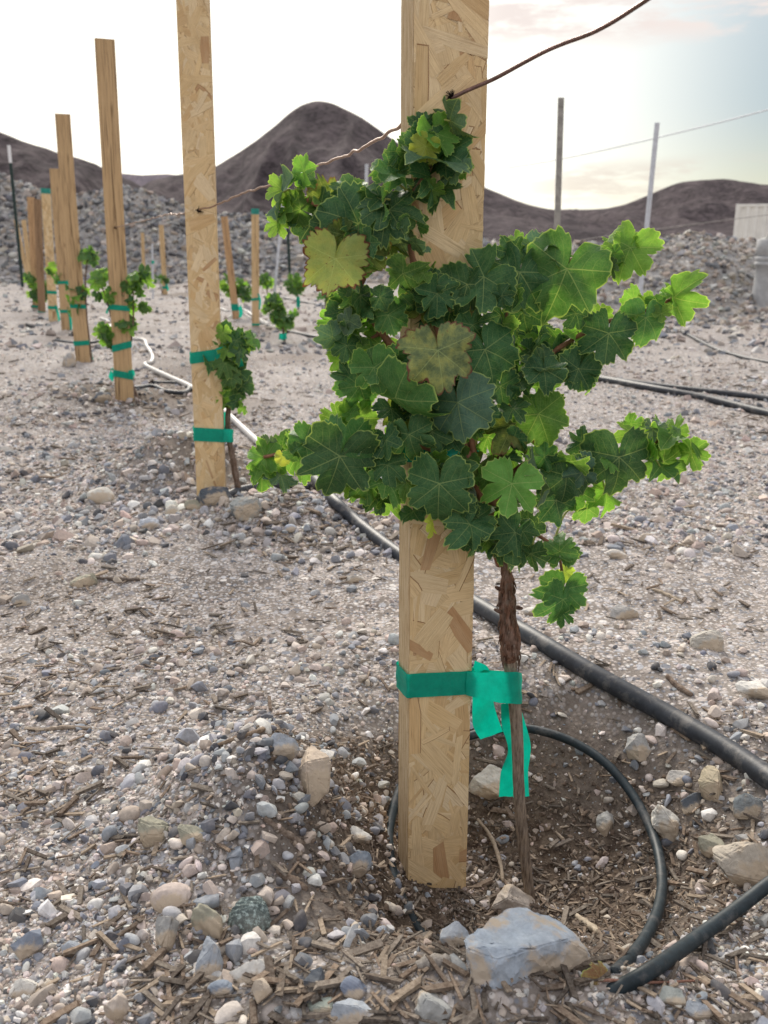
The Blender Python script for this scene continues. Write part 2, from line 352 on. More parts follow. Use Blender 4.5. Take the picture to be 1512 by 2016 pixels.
def mat_hill(name, a, c_, sc):
    m, b = newmat(name); g = b.n('ShaderNodeNewGeometry').outputs['Position']
    n = b.noise(b.mapping(g, (1, 1, 2.2)), .030*sc, 8, .62).outputs[0]; n2 = b.noise(g, .45*sc, 6, .75).outputs[0]
    n3 = b.noise(b.mapping(g, (1, .3, .35)), .08*sc, 5, .6).outputs[0]
    c = b.mix(b.rng(n, .38, .62), a, c_); c = b.mix(b.rng(n2, .46, .56, 0, .75), c, tuple(x*.40 for x in a)); c = b.mix(b.rng(b.noise(g, .16*sc, 6, .7).outputs[0], .5, .62, 0, .5), c, tuple(x*1.5 for x in c_))
    c = b.mix(b.rng(n3, .5, .7, 0, .45), c, tuple(min(1, x*1.45) for x in c_))
    out(b, pbsdf(b, c, .97, b.m('ADD', n, n2), .7, 1.5, .05)); return m
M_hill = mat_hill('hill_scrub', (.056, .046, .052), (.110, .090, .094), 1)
M_hill_hazed = mat_hill('far_hill_scrub_hazed', (.12, .10, .13), (.16, .135, .16), 1)  # distance haze is put into this paler mauve colour
def mat_bank():
    m, b = newmat('rubble_bank'); g = b.n('ShaderNodeNewGeometry').outputs['Position']
    v = b.n('ShaderNodeTexVoronoi', {'Vector': g, 'Scale': 9.0}); v2 = b.n('ShaderNodeTexVoronoi', {'Vector': g, 'Scale': 26.0})
    st = [(0, (.20, .195, .195)), (.3, (.32, .31, .30)), (.6, (.42, .40, .375)), (.85, (.34, .345, .35)), (1, (.62, .60, .56))]
    c = b.mix(.55, ramp(b, b.n('ShaderNodeSeparateColor', {0: v.outputs['Color']}).outputs[0], st), ramp(b, b.n('ShaderNodeSeparateColor', {0: v2.outputs['Color']}).outputs[0], st))
    n = b.noise(g, 3, 6, .7).outputs[0]
    c = b.mix(b.rng(n, .45, .65, 0, .7), c, (.27, .225, .19))
    out(b, pbsdf(b, c, .95, b.m('ADD', v.outputs['Distance'], n), .8, .06, .1)); return m
M_bank = mat_bank()

# ------------------------------------------------------------------ ground sheet
def spaced(lo, hi, c0, c1, step, g):
    a = [c0]; 
    while a[-1] > lo: a.append(a[-1]-max(step, (c0-a[-1])*g+step))
    c = list(np.arange(c0+step, c1, step)); d = [c1]
    while d[-1] < hi: d.append(d[-1]+max(step, (d[-1]-c1)*g+step))
    return np.array(a[::-1]+c+d)
xs = spaced(-1500, 1500, -1.4, 1.4, .014, .06); ys = spaced(-60, 2500, .3, 3.2, .014, .05)
X, Y = np.meshgrid(xs, ys); Z = hgt(X, Y)
nx, ny = len(xs), len(ys)
idx = np.arange(nx*ny).reshape(ny, nx)
quads = np.stack([idx[:-1, :-1], idx[:-1, 1:], idx[1:, 1:], idx[1:, :-1]], -1).reshape(-1, 4)
def dark_soil_at(x, y):  # mask of darker brown soil: planting hole, post mounds, mid-ground patches
    e = ((x-.16)/.31)**2+((y-1.14)/.29)**2
    d = 1.25*np.exp(-e**1.6)+.35*fbm(x*9, y*9, 3, 77)*np.exp(-e*.6)
    d = d+(.75+.5*fbm(x*5, y*5, 3, 78))*(ga(x, y, -.48, 3.0, .30, .22)+.8*ga(x, y, -1.2, 4.55, .4, .3)+.5*ga(x, y, .75, 1.15, .2, .2))+np.clip(.9*fbm(x*.9+7, y*.55+3, 4, 131)-.05, 0, .55)*np.clip((y-1.3)*3, 0, 1)*np.clip(.5-x*1.5, .15, 1)
    return np.clip(d, 0, 1)
dm = dark_soil_at(X, Y).ravel()
gr = npmesh('ground', np.stack([X.ravel(), Y.ravel(), Z.ravel()], 1), quads, M_ground, np.stack([dm]*3, 1))
tag(gr, kind='structure')

# ------------------------------------------------------------------ stones
def ico(sub):
    t = (1+5**.5)/2
    v = [(-1, t, 0), (1, t, 0), (-1, -t, 0), (1, -t, 0), (0, -1, t), (0, 1, t), (0, -1, -t), (0, 1, -t), (t, 0, -1), (t, 0, 1), (-t, 0, -1), (-t, 0, 1)]
    f = [(0, 11, 5), (0, 5, 1), (0, 1, 7), (0, 7, 10), (0, 10, 11), (1, 5, 9), (5, 11, 4), (11, 10, 2), (10, 7, 6), (7, 1, 8), (3, 9, 4), (3, 4, 2), (3, 2, 6), (3, 6, 8), (3, 8, 9), (4, 9, 5), (2, 4, 11), (6, 2, 10), (8, 6, 7), (9, 8, 1)]
    v = [np.array(p)/np.linalg.norm(p) for p in v]
    for _ in range(sub):
        mid = {}; nf = []
        def mp(a, c):
            k = (min(a, c), max(a, c))
            if k not in mid:
                p = v[a]+v[c]; v.append(p/np.linalg.norm(p)); mid[k] = len(v)-1
            return mid[k]
        for a, b_, c in f:
            x, y, z = mp(a, b_), mp(b_, c), mp(c, a); nf += [(a, x, z), (b_, y, x), (c, z, y), (x, y, z)]
        f = nf
    return np.array(v), np.array(f)
def rockv(sub, angular, seed, rough=.05):
    r_ = np.random.default_rng(seed); v, f = ico(sub); v = v.copy()
    for k in range(5):
        d = r_.normal(size=3); d /= np.linalg.norm(d); v *= (1+.13*np.sin(2.2*(v@d)+r_.random()*6))[:, None]
    if angular:
        for k in range(angular):
            d = r_.normal(size=3); d /= np.linalg.norm(d); lim = r_.uniform(.38, .78)
            s = v@d; v -= np.where(s > lim, (s-lim), 0)[:, None]*d[None]
    if rough:
        for k in range(6):
            d = r_.normal(size=3)*r_.uniform(4, 11); v *= (1+rough*.35*np.sin(v@d+r_.random()*6))[:, None]
    v /= np.abs(v).max(0)[None]
    return v, f
PAL = np.array([(.56, .48, .42), (.66, .585, .53), (.52, .43, .37), (.74, .68, .63), (.42, .36, .31), (.41, .43, .46), (.26, .285, .33), (.15, .17, .21), (.80, .79, .76), (.06, .068, .085), (.47, .475, .475), (.62, .49, .42)])
PW = np.array([.13, .14, .10, .13, .08, .08, .07, .05, .12, .04, .08, .03]); PW /= PW.sum()
def rotm(n, tilt=1.0):
    a = rng.uniform(0, 2*math.pi, n); b_ = rng.normal(0, .45*tilt, n); c = rng.normal(0, .45*tilt, n)
    ca, sa, cb, sb, cc, sc = np.cos(a), np.sin(a), np.cos(b_), np.sin(b_), np.cos(c), np.sin(c)
    z = np.zeros(n); o = np.ones(n)
    A = np.stack([ca, -sa, z, sa, ca, z, z, z, o], 1).reshape(n, 3, 3)
    B = np.stack([o, z, z, z, cb, -sb, z, sb, cb], 1).reshape(n, 3, 3)
    C = np.stack([cc, z, sc, z, o, z, -sc, z, cc], 1).reshape(n, 3, 3)
    return A@B@C
def scatter(name, mat, P, size, protos, cols, flat=.7, smooth=True, asp=(.5, 1.0)):
    n = len(P); pick = rng.integers(0, len(protos), n); Vs = []; Fs = []; Cs = []; off = 0; R = rotm(n)
    sc = np.stack([size, size*rng.uniform(*asp, n), size*rng.uniform(.45, .85, n)*flat/.7], 1)
    for k, (v, f) in enumerate(protos):
        I = np.where(pick == k)[0]
        if not len(I): continue
        W = (v[None]*sc[I][:, None, :])@R[I].transpose(0, 2, 1)+P[I][:, None, :]
        Vs.append(W.reshape(-1, 3)); Fs.append((f[None]+(np.arange(len(I))*len(v))[:, None, None]).reshape(-1, f.shape[1])+off)
        Cs.append(np.repeat(cols[I], len(v), 0)); off += len(I)*len(v)
    o = npmesh(name, np.vstack(Vs), np.vstack(Fs), mat, np.vstack(Cs), smooth)
    if smooth: o.data.set_sharp_from_angle(angle=math.radians(32))
    return o
def pcols(n, w=None):
    c = PAL[rng.choice(len(PAL), n, p=PW if w is None else w)]
    return np.clip(c*rng.uniform(.8, 1.12, (n, 1))*rng.uniform(.96, 1.04, (n, 3)), 0, .85)
def field(n, y0, y1, k=1.0, spread=.62):
    u = rng.random(n)
    y = (y0**(1-k)+u*(y1**(1-k)-y0**(1-k)))**(1/(1-k)) if k != 1 else y0*(y1/y0)**u
    x = rng.uniform(-1, 1, n)*(y*spread+.22); return x, y
def put(n, y0, y1, k, smin, smax, pw, keep=1.0):
    x, y = field(n, y0, y1, k); s = smin+(smax-smin)*rng.random(n)**pw
    dens = np.clip(.66+1.5*fbm(x*2.3, y*2.3, 3, 41), .06, 1)*(1-.6*dark_soil_at(x, y))
    ok = rng.random(n) < dens*keep; x, y, s = x[ok], y[ok], s[ok]
    return np.stack([x, y, hgt(x, y)+s*rng.uniform(-.3, .3, len(s))], 1), s
import bmesh
def hullproto(seed, n=13, soft=0, flatz=1.0):
    r_ = np.random.default_rng(seed); p = r_.normal(size=(n, 3)); p /= np.linalg.norm(p, axis=1)[:, None]; p *= r_.uniform(.82, 1.0, (n, 1))
    bm = bmesh.new(); [bm.verts.new(q) for q in p]; bmesh.ops.convex_hull(bm, input=bm.verts)
    bmesh.ops.delete(bm, geom=[g for g in bm.verts if not g.link_faces], context='VERTS')
    for _ in range(soft):
        bmesh.ops.subdivide_edges(bm, edges=bm.edges[:], cuts=1, use_grid_fill=True); bmesh.ops.triangulate(bm, faces=bm.faces[:])
        bmesh.ops.smooth_vert(bm, verts=bm.verts[:], factor=.28, use_axis_x=True, use_axis_y=True, use_axis_z=True)
    bmesh.ops.triangulate(bm, faces=bm.faces[:]); bm.verts.index_update()
    v = np.array([q.co[:] for q in bm.verts]); f = np.array([[q.index for q in g.verts] for g in bm.faces]); bm.free()
    v -= (v.max(0)+v.min(0))/2; v /= np.abs(v).max(0)[None]; return v, f
ps_r1 = [rockv(1, 0, i, 0) for i in range(5)]+[hullproto(20+i, 12+i % 5) for i in range(12)]
ps_r2 = [hullproto(40+i, 12+i % 7, 1) for i in range(16)]+[rockv(2, 0, 60+i, .02) for i in range(4)]
ps_r0 = [hullproto(80+i, 9) for i in range(14)]
WB = np.array([.06, .06, .06, .05, .05, .17, .17, .13, .06, .09, .08, .02]); WB /= WB.sum()
ST = []
P, s = put(46000, .62, 2.5, 1.5, .0018, .0062, 1.8); ST.append(scatter('gravel', M_peb, P, s, ps_r1, pcols(len(P))))
P, s = put(2600, .62, 2.6, 1.5, .006, .013, 2.0); ST.append(scatter('gravel', M_peb, P, s, ps_r2, pcols(len(P), (PW+WB)/2)))
P, s = put(420, .62, 2.8, 1.3, .012, .020, 2.0); ST.append(scatter('gravel', M_peb, P, s, ps_r2, pcols(len(P), WB)))
P, s = put(60000, 2.3, 7.5, 1.9, .0040, .011, 2.0); ST.append(scatter('gravel', M_peb, P, s, ps_r0, pcols(len(P))))
P, s = put(4500, 2.2, 9, 1.6, .010, .026, 2.2); ST.append(scatter('gravel', M_peb, P, s, ps_r1, pcols(len(P), (PW+WB)/2)))
P, s = put(9000, 7, 24, 1.5, .012, .05, 2.4); ST.append(scatter('gravel', M_peb, P, s, ps_r0, pcols(len(P), (PW+WB)/2)*.9))
P, s = put(80000, .62, 2.2, 1.4, .0008, .0021, 1.5); ST.append(scatter('gravel', M_peb, P, s, ps_r0, pcols(len(P))*.9))
n_ = 9000; aa_ = rng.uniform(0, 2*math.pi, n_); q_ = rng.random(n_)**.6; x_ = .16+np.cos(aa_)*q_*.33; y_ = 1.14+np.sin(aa_)*q_*.30; s_c = .0010+.0055*rng.random(n_)**4
ST.append(scatter('gravel', M_peb, np.stack([x_, y_, hgt(x_, y_)+s_c*.1], 1), s_c, ps_r1, np.array([(.13, .085, .055), (.20, .145, .10), (.08, .052, .036), (.26, .20, .15)])[rng.integers(0, 4, n_)]*rng.uniform(.7, 1.15, (n_, 1))))
# heaped stones round the hole and mounds
def heap(n, cx, cy, rx, ry, smin, smax, protos, w, yk=0):
    a = rng.uniform(0, 2*math.pi, n); r = rng.random(n)**.6
    x = cx+np.cos(a)*r*rx; y = cy+np.sin(a)*r*ry; s = smin+(smax-smin)*rng.random(n)**1.8
    return scatter('gravel', M_peb, np.stack([x, y, hgt(x, y)+s*.3], 1), s, protos, pcols(n, w))
ST.append(heap(420, -.17, 1.10, .22, .30, .005, .013, ps_r2, WB)); ST.append(heap(160, .55, 1.25, .2, .3, .005, .014, ps_r2, (PW+WB)/2))
ST.append(heap(330, -.62, 2.75, .40, .36, .006, .020, ps_r2, (WB+PW)/2)); ST.append(heap(160, -.15, 2.45, .3, .25, .008, .02, ps_r2, WB))
ST.append(heap(260, -1.45, 4.4, .6, .45, .008, .022, ps_r1, PW)); ST.append(heap(400, .0, 1.62, .7, .2, .004, .012, ps_r2, PW))
bpy.ops.object.select_all(action='DESELECT')
for o in ST: o.select_set(True)
bpy.context.view_layer.objects.active = ST[0]; bpy.ops.object.join()
tag(ST[0], 'loose pink, grey and blue gravel strewn over the ground', 'gravel', kind='stuff')

# shredded wood mulch: splinters
def splint():
    v = np.array([(-1, -1, -1), (1, -1, -1), (1, 1, -1), (-1, 1, -1), (-1, -1, 1), (1, -1, 1), (1, 1, 1), (-1, 1, 1)], float)
    v[:, 1] *= 1-.5*(rng.random(8)); v[:, 0] *= 1-.35*rng.random(8); v[:, 2] *= 1-.4*rng.random(8); v[:, 2] += rng.normal(0, .5)*np.abs(v[:, 0])
    f = np.array([(0, 3, 2, 1), (4, 5, 6, 7), (0, 1, 5, 4), (1, 2, 6, 5), (2, 3, 7, 6), (3, 0, 4, 7)]); return v, f
sp = [splint() for _ in range(14)]
def chips(n, y0, y1, k, L0, L1, mode=0, xy=None):
    if xy is None: x, y = field(n, y0, y1, k)
    else: x, y = xy
    d = fbm(x*1.7+3, y*2.6, 3, 99)+.35*ga(x, y, .12, 1.13, .3, .26)+.35*ga(x, y, -.6, 1.9, .6, .4) if mode == 0 else np.full(len(x), 1.)
    ok = rng.random(len(x)) < np.clip(.05+(d+.02)*2.6, .02, 1); x, y = x[ok], y[ok]; m = len(x)
    L = L0+(L1-L0)*rng.random(m)**4; W_ = L*rng.uniform(.06, .22, m); R = rotm(m, .35)
    bias = rng.random(m) < .55; 
    sc = np.stack([L, W_, W_*rng.uniform(.3, .7, m)], 1); pk = rng.integers(0, 14, m); Vs = []; Fs = []; Cs = []; off = 0
    base = np.array([(.12, .075, .047), (.20, .135, .09), (.07, .045, .03), (.34, .26, .185), (.045, .030, .022), (.18, .145, .115)])[rng.integers(0, 6, m)]*rng.uniform(.7, 1.2, (m, 1))
    Pz = np.stack([x, y, hgt(x, y)+W_*.6+rng.random(m)*.004], 1)
    for q in range(14):
        I = np.where(pk == q)[0]; v, f = sp[q]
        if not len(I): continue
        Wv = (v[None]*sc[I][:, None, :])@R[I].transpose(0, 2, 1)+Pz[I][:, None, :]
        Vs.append(Wv.reshape(-1, 3)); Fs.append((f[None]+(np.arange(len(I))*8)[:, None, None]).reshape(-1, 4)+off); Cs.append(np.repeat(base[I], 8, 0)); off += len(I)*8
    return npmesh('wood_mulch', np.vstack(Vs), np.vstack(Fs), M_chip, np.vstack(Cs), False)
a_ = rng.uniform(0, 2*math.pi, 3600); r_ = rng.random(3600)**.7
MU = [chips(26000, .62, 2.8, 1.4, .0025, .026), chips(20000, 2.3, 6.5, 1.7, .006, .040), chips(3600, 0, 0, 0, .0015, .015, 1, (.14+np.cos(a_)*r_*.30, 1.15+np.sin(a_)*r_*.26))]
bpy.ops.object.select_all(action='DESELECT')
for o in MU: o.select_set(True)
bpy.context.view_layer.objects.active = MU[0]; bpy.ops.object.join()
tag(MU[0], 'brown shredded wood mulch scattered among the gravel', 'mulch', kind='stuff')

# ------------------------------------------------------------------ hills and rubble banks
def ridge(name, D, Wd, prof, mat, seed, nseg=220, rows=70, nz=.040, zmin=-2, relief=1.0):
    px = np.array([p[0] for p in prof], float); py = np.array([p[1] for p in prof], float)
    xp = np.linspace(px[0], px[-1], nseg); yp = np.interp(xp, px, py)
    for _ in range(3): yp = np.convolve(np.pad(yp, 2, 'edge'), [.1, .2, .4, .2, .1], 'valid')
    V = []
    for j in range(rows):
        t = -1+2*j/(rows-1)
        for i in range(nseg):
            x = (xp[i]-756)/F*D/CT
            zr = H+(490-yp[i])/F*D*1.0/(CT*CT) if False else at(xp[i], yp[i], D)[2]
            x = at(xp[i], yp[i], D)[0]
            k = max(0, 1-abs(t)); k = k**1.15 if t < 0 else k
            V.append((x, D+t*Wd, zr*k))
    V = np.array(V); X_, Y_ = V[:, 0], V[:, 1]; kk = 1-np.abs(Y_-D)/Wd
    sc = 1/(D*.10)
    V[:, 2] += (relief*D*nz*(.5*fbm(X_*sc, Y_*sc*.6, 5, seed)+.7*(.35-np.abs(fbm(X_*sc*2.2, Y_*sc*.5, 4, seed+4))))*np.clip(kk*(1-kk)*4, 0, 1))+zmin*(1-kk)
    id_ = np.arange(nseg*rows).reshape(rows, nseg)
    q = np.stack([id_[:-1, :-1], id_[:-1, 1:], id_[1:, 1:], id_[1:, :-1]], -1).reshape(-1, 4)
    o = npmesh(name, V, q, mat); return tag(o, kind='structure')
ridge('hill', 420, 150, [(200, 420), (300, 352), (345, 343), (400, 336), (425, 326), (480, 290), (540, 247), (575, 212), (603, 198), (628, 194), (655, 198), (690, 216), (735, 243), (795, 286), (860, 322), (950, 366), (990, 383), (1040, 402), (1095, 415), (1150, 440), (1260, 470)], M_hill, 11)
ridge('hill', 260, 90, [(-500, 180), (-200, 205), (-80, 235), (0, 257), (60, 280), (110, 296), (150, 306), (200, 326), (240, 345), (300, 380), (360, 420), (440, 460)], M_hill, 23, nz=.06)
ridge('hill', 560, 200, [(950, 470), (1020, 420), (1100, 412), (1170, 413), (1230, 402), (1280, 381), (1340, 355), (1375, 352), (1420, 350), (1480, 362), (1530, 375), (1700, 400), (2000, 440)], M_hill, 37, nz=.04)
ridge('hill', 300, 110, [(420, 470), (560, 440), (760, 412), (950, 420), (1000, 425), (1100, 440), (1200, 452), (1300, 450), (1420, 440), (1600, 430), (1900, 430)], M_hill, 53, nz=.012)
ridge('far_hill', 1500, 400, [(100, 380), (240, 339), (280, 343), (330, 341), (380, 345), (500, 380)], M_hill_hazed, 61, nz=.01)
def bank(name, D, Wd, prof, seed, res, rough, nst, smin, smax, wts=None):
    px = np.array([p[0] for p in prof], float); py = np.array([p[1] for p in prof], float)
    Xa, Xb = at(px[0], 400, D)[0], at(px[-1], 400, D)[0]
    xs_ = np.arange(Xa, Xb, res); ys_ = np.arange(D-Wd, D+Wd, res)
    zt = np.array([at(a, c, D)[2] for a, c in zip(px, py)]); xt = np.array([at(a, c, D)[0] for a, c in zip(px, py)])
    def zf(x, y):
        k = np.clip(1-np.abs(y-D)/Wd, 0, 1); k = k*k*(3-2*k)*.6+k*.4
        top = np.interp(x, xt, zt)
        return -.12+(top+.12)*k*(1+.10*fbm(x*.7, y*.7, 3, seed))+rough*fbm(x*3.5, y*3.5, 4, seed+3)*np.sqrt(k)
    XX, YY = np.meshgrid(xs_, ys_); ZZ = zf(XX, YY); a, c = len(xs_), len(ys_)
    id_ = np.arange(a*c).reshape(c, a); q = np.stack([id_[:-1, :-1], id_[:-1, 1:], id_[1:, 1:], id_[1:, :-1]], -1).reshape(-1, 4)
    o = npmesh(name, np.stack([XX.ravel(), YY.ravel(), ZZ.ravel()], 1), q, M_bank); tag(o, kind='structure')
    x = rng.uniform(Xa, Xb, nst); y = D-Wd*1.02+rng.random(nst)*Wd*1.3-np.where(rng.random(nst) < .12, rng.exponential(Wd*.28, nst), 0); s = smin+(smax-smin)*rng.random(nst)**7
    P = np.stack([x, y, np.maximum(zf(x, y), hgt(x, y))+s*.2], 1)
    cc = pcols(nst, WB if wts is None else wts)*.78; cc[:, 2] *= .97
    so_ = scatter('rubble', M_peb, P, s, ps_r1, cc, smooth=False)
    return tag(so_, None, 'rubble', kind='stuff')
r1 = bank('gravel_bank', 26, 4.0, [(-500, 290), (-120, 315), (0, 342), (50, 368), (110, 392), (180, 388), (250, 375), (300, 384), (340, 400), (430, 428), (520, 424), (600, 440), (720, 450), (860, 470), (980, 482)], 5, .10, .15, 42000, .010, .12)
r1['label'] = 'grey broken rubble covering the bank behind the rows'
r2 = bank('rubble_mound', 12.5, 2.6, [(1040, 500), (1120, 492), (1180, 488), (1240, 492), (1300, 474), (1345, 461), (1380, 462), (1420, 488), (1480, 490), (1540, 486), (1700, 470), (1900, 460)], 8, .08, .12, 26000, .005, .055, PW)
r2['label'] = 'broken tan rubble heaped beside the concrete bollard'
r3 = bank('far_bank', 30, 3.0, [(820, 478), (940, 476), (1060, 482), (1200, 484), (1400, 474), (1600, 470)], 15, .15, .14, 5000, .02, .2)
r3['label'] = 'low line of grey rubble below the dark hills'

# ------------------------------------------------------------------ named rocks
BLUE = (.36, .40, .45); TAN = (.50, .42, .33); PINK = (.56, .47, .42); WHITE = (.70, .68, .63); SLATE = (.065, .085, .11); GREY = (.38, .38, .37); GREEN = (.06, .095, .095); OLIVE = (.34, .33, .25)
R = [
 (898, 1848, 58, 50, BLUE, 5, 'slim blue-grey stone touching the left of the big blue rock'),
 (335, 1762, 78, 60, PINK, 0, 'smooth pinkish grey cobble above the tan and green cobbles'),
 (487, 1803, 88, 84, GREEN, 1, 'round dark green speckled cobble'),
 (410, 1812, 60, 78, OLIVE, 1, 'rough olive tan cobble left of the dark green one'),
 (328, 1832, 44, 78, GREY, 4, 'long greenish grey stone below the smooth pinkish cobble'),
 (412, 1898, 50, 84, BLUE, 6, 'upright blue-grey wedge of stone below the olive cobble'),
 (488, 1916, 72, 52, WHITE, 5, 'pale cream angular stone right of the blue wedge'),
 (440, 1946, 60, 38, (.22, .27, .34), 0, 'smooth oval dark blue stone at the tip of the blue wedge'),
 (616, 1536, 66, 100, (.56, .46, .36), 5, 'large tan granite stone standing upright on the mound'),
 (556, 1470, 66, 56, BLUE, 7, 'angular blue-grey stone at the top of the mound'),
 (302, 1640, 58, 60, OLIVE, 6, 'angular tan and grey stone on the left slope of the mound'),
 (378, 1645, 56, 34, OLIVE, 5, 'flat olive grey stone right of the angular tan one'),
 (696, 1697, 64, 58, (.24, .29, .35), 7, 'long blue-grey block on the slope left of the front post'),
 (702, 1645, 56, 36, WHITE, 5, 'flat cream stone above the long blue-grey block'),
 (646, 1661, 38, 18, WHITE, 0, 'small smooth white oval pebble on the mound slope'),
 (52, 1862, 56, 58, (.20, .24, .31), 7, 'dark blue angular stone near the lower left edge'),
 (143, 1868, 38, 28, BLUE, 4, 'small blue-grey stone right of the dark blue angular one'),
 (46, 1946, 46, 44, WHITE, 3, 'long pale stone near the lower left corner'),
 (230, 1985, 48, 62, (.55, .47, .40), 4, 'pinkish tan stone with a pointed foot at the bottom edge'),
 (700, 1948, 56, 38, (.18, .22, .30), 2, 'rounded dark blue stone left of the dug hole'),
 (694, 2000, 80, 52, BLUE, 6, 'blue-grey pointed stone on the bottom edge left of the grey slab'),
 (620, 1934, 42, 42, SLATE, 5, 'dark slate stone veined with white'),
 (632, 1984, 54, 34, (.32, .37, .32), 4, 'flat green-grey stone near the bottom edge'),
 (516, 1954, 38, 46, TAN, 4, 'tan stone below the pale cream angular one'),
 (195, 976, 58, 38, (.62, .60, .54), 2, 'large pale oval stone on the mound left of the second post'),
 (340, 1006, 28, 26, (.60, .57, .50), 0, 'round cream stone in front of the second post'),
 (293, 1033, 42, 27, (.52, .56, .62), 1, 'pale blue oval stone left of the round cream one'),
 (484, 1004, 58, 48, (.32, .34, .33), 6, 'large grey angular stone right of the second post foot'),
 (425, 978, 62, 44, SLATE, 7, 'dark slate slab leaning on the foot of the second post'),
 (455, 1005, 18, 16, (.50, .54, .56), 1, 'small pale pebble left of the large grey angular stone'),
 (380, 995, 32, 24, OLIVE, 4, 'tan stone against the left foot of the second post'),
 (165, 1143, 50, 30, OLIVE, 5, 'tan blocky stone at the end of a dark stick'),
 (42, 1184, 36, 28, GREY, 5, 'blue-grey block below the tan blocky stone'),
 (203, 784, 36, 24, SLATE, 6, 'dark slate stone beside the foot of the knotty lumber post'),
 (138, 712, 28, 36, (.42, .41, .40), 3, 'pale upright boulder at the foot of the cracked lumber post'),
 (1392, 1264, 66, 42, (.52, .49, .43), 3, 'pale triangular stone on the gravel right of the vine'),
 (1486, 1362, 72, 34, WHITE, 4, 'long white stone at the right edge above the thick hose'),
 (1195, 1620, 38, 44, (.42, .42, .40), 3, 'grey rounded stone inside the tube loop'),
 (1314, 1618, 58, 82, (.66, .65, .60), 6, 'tall white block just outside the tube loop'),
 (962, 1541, 72, 60, (.64, .62, .56), 6, 'white angular stone behind the hanging green tape'),
 (1472, 1588, 58, 58, (.24, .27, .28), 6, 'dark grey long stone under the thick hose'),
 (1365, 1580, 42, 40, SLATE, 7, 'dark blocky stone right of the tall white block'),
 (1400, 1550, 42, 62, (.48, .41, .28), 6, 'yellowish tan block under the thick hose'),
 (1480, 1700, 140, 96, (.44, .39, .32), 8, 'large weathered tan boulder at the right edge'),
 (1402, 1668, 52, 40, OLIVE, 5, 'small tan stone left of the large weathered boulder'),
 (1255, 1472, 46, 50, GREY, 6, 'grey angular stone above the tube loop'),
 (1338, 1533, 50, 30, (.45, .43, .40), 4, 'flat grey stone between the tube loop and the thick hose'),
 (1320, 1964, 52, 30, (.34, .37, .35), 3, 'grey-green smooth stone near the lower right corner'),
 (1378, 1990, 54, 34, BLUE, 4, 'blue stone at the bottom right'),
 (1212, 1092, 44, 22, (.62, .58, .52), 2, 'pale oval stone on the gravel below the right branch'),
 (1273, 1058, 28, 20, TAN, 2, 'small tan stone above the pale oval one'),
 (1228, 1208, 52, 32, (.45, .44, .42), 5, 'low grey stone right of the lowest hanging leaf'),
 (1048, 1205, 36, 18, WHITE, 3, 'white stone beside the thick hose under the leaves'),
 (1466, 1655, 36, 22, GREY, 4, 'grey stone resting on top of the weathered boulder'),
 (140, 835, 20, 12, WHITE, 3, 'small white stone left of the mound behind'),
 (700, 1140, 34, 20, (.5, .47, .42), 3, 'tan stone left of the thick hose beside the front post'),
 (570, 1040, 26, 18, (.42, .47, .55), 2, 'blue pebble near the thick hose left of the front post'),
]
def hullmesh(P, col, label, seed, size, mat, bev=.05):
    bm = bmesh.new(); [bm.verts.new(p) for p in P]
    bmesh.ops.convex_hull(bm, input=bm.verts)
    bmesh.ops.delete(bm, geom=[g for g in bm.verts if not g.link_faces], context='VERTS')
    bmesh.ops.triangulate(bm, faces=bm.faces[:])
    bmesh.ops.bevel(bm, geom=bm.edges[:], offset=size*bev, segments=2, affect='EDGES', clamp_overlap=True)
    bmesh.ops.triangulate(bm, faces=bm.faces[:])
    for _ in range(7):
        ee = [e for e in bm.edges if e.calc_length() > max(.0035, size*.09)]
        if not ee: break
        bmesh.ops.subdivide_edges(bm, edges=ee, cuts=1); bmesh.ops.triangulate(bm, faces=bm.faces[:])
    bm.normal_update()
    P = np.array([v.co[:] for v in bm.verts]); N = np.array([v.normal[:] for v in bm.verts]); q = P/size
    n = fbm(q[:, 0]*4.5+q[:, 2]*2.6, q[:, 1]*4.5+q[:, 2]*3.9, 4, seed); n2 = fbm(q[:, 0]*1.6, q[:, 2]*1.6+q[:, 1]*1.1, 2, seed+5); n3 = 1-2*np.abs(fbm(q[:, 0]*3+q[:, 1]*2, q[:, 2]*5, 3, seed+8))
    P += N*size*(n*.055+n2*.06+n3*.035)[:, None]
    me = bpy.data.meshes.new('rock'); og = P.mean(0)
    for v, p in zip(bm.verts, P): v.co = p-og
    bm.to_mesh(me); bm.free(); fin(me, np.tile(np.array(col)[None], (len(P), 1)), None, True); me.set_sharp_from_angle(angle=math.radians(26))
    me.materials.append(mat); o = bpy.data.objects.new('rock', me); S.collection.objects.link(o); o.location = og; return tag(o, label, 'rock')
def rock(px, py, w_, h_, col, ang, label, k):
    P = hit(px, py+h_*.25); d = depth(P); a = w_*.5*d/F*1.1; hh = h_*.5*d/F*1.06; dp = max(a*.6, hh*.8)
    C = at(px, py, P[1]); r_ = np.random.default_rng(900+k)
    if ang >= 3:
        n = 16; u = r_.normal(size=(n, 3)); u /= np.linalg.norm(u, axis=1)[:, None]; u *= r_.uniform(.85, 1.12, (n, 1)); u -= (u.max(0)+u.min(0))/2; u /= np.abs(u).max(0)
        V = C+u[:, :1]*RT*a+u[:, 1:2]*np.array([0, 1, 0])*dp+u[:, 2:3]*UP*hh
        hullmesh(V, col, label, k, min(a, hh)*1.0, M_rock, .10); return
    v, f = rockv(4, 0, 500+k*3, .09 if ang == 1 else .04)
    V = v[:, :1]*RT*a+v[:, 1:2]*np.array([0, 1, 0])*dp+v[:, 2:3]*UP*hh
    o = npmesh('rock', V, f, M_rocks if 'speckled' in label else M_rock, np.tile(np.array(col)[None], (len(v), 1)), True)
    o.location = C; tag(o, label, 'rock')
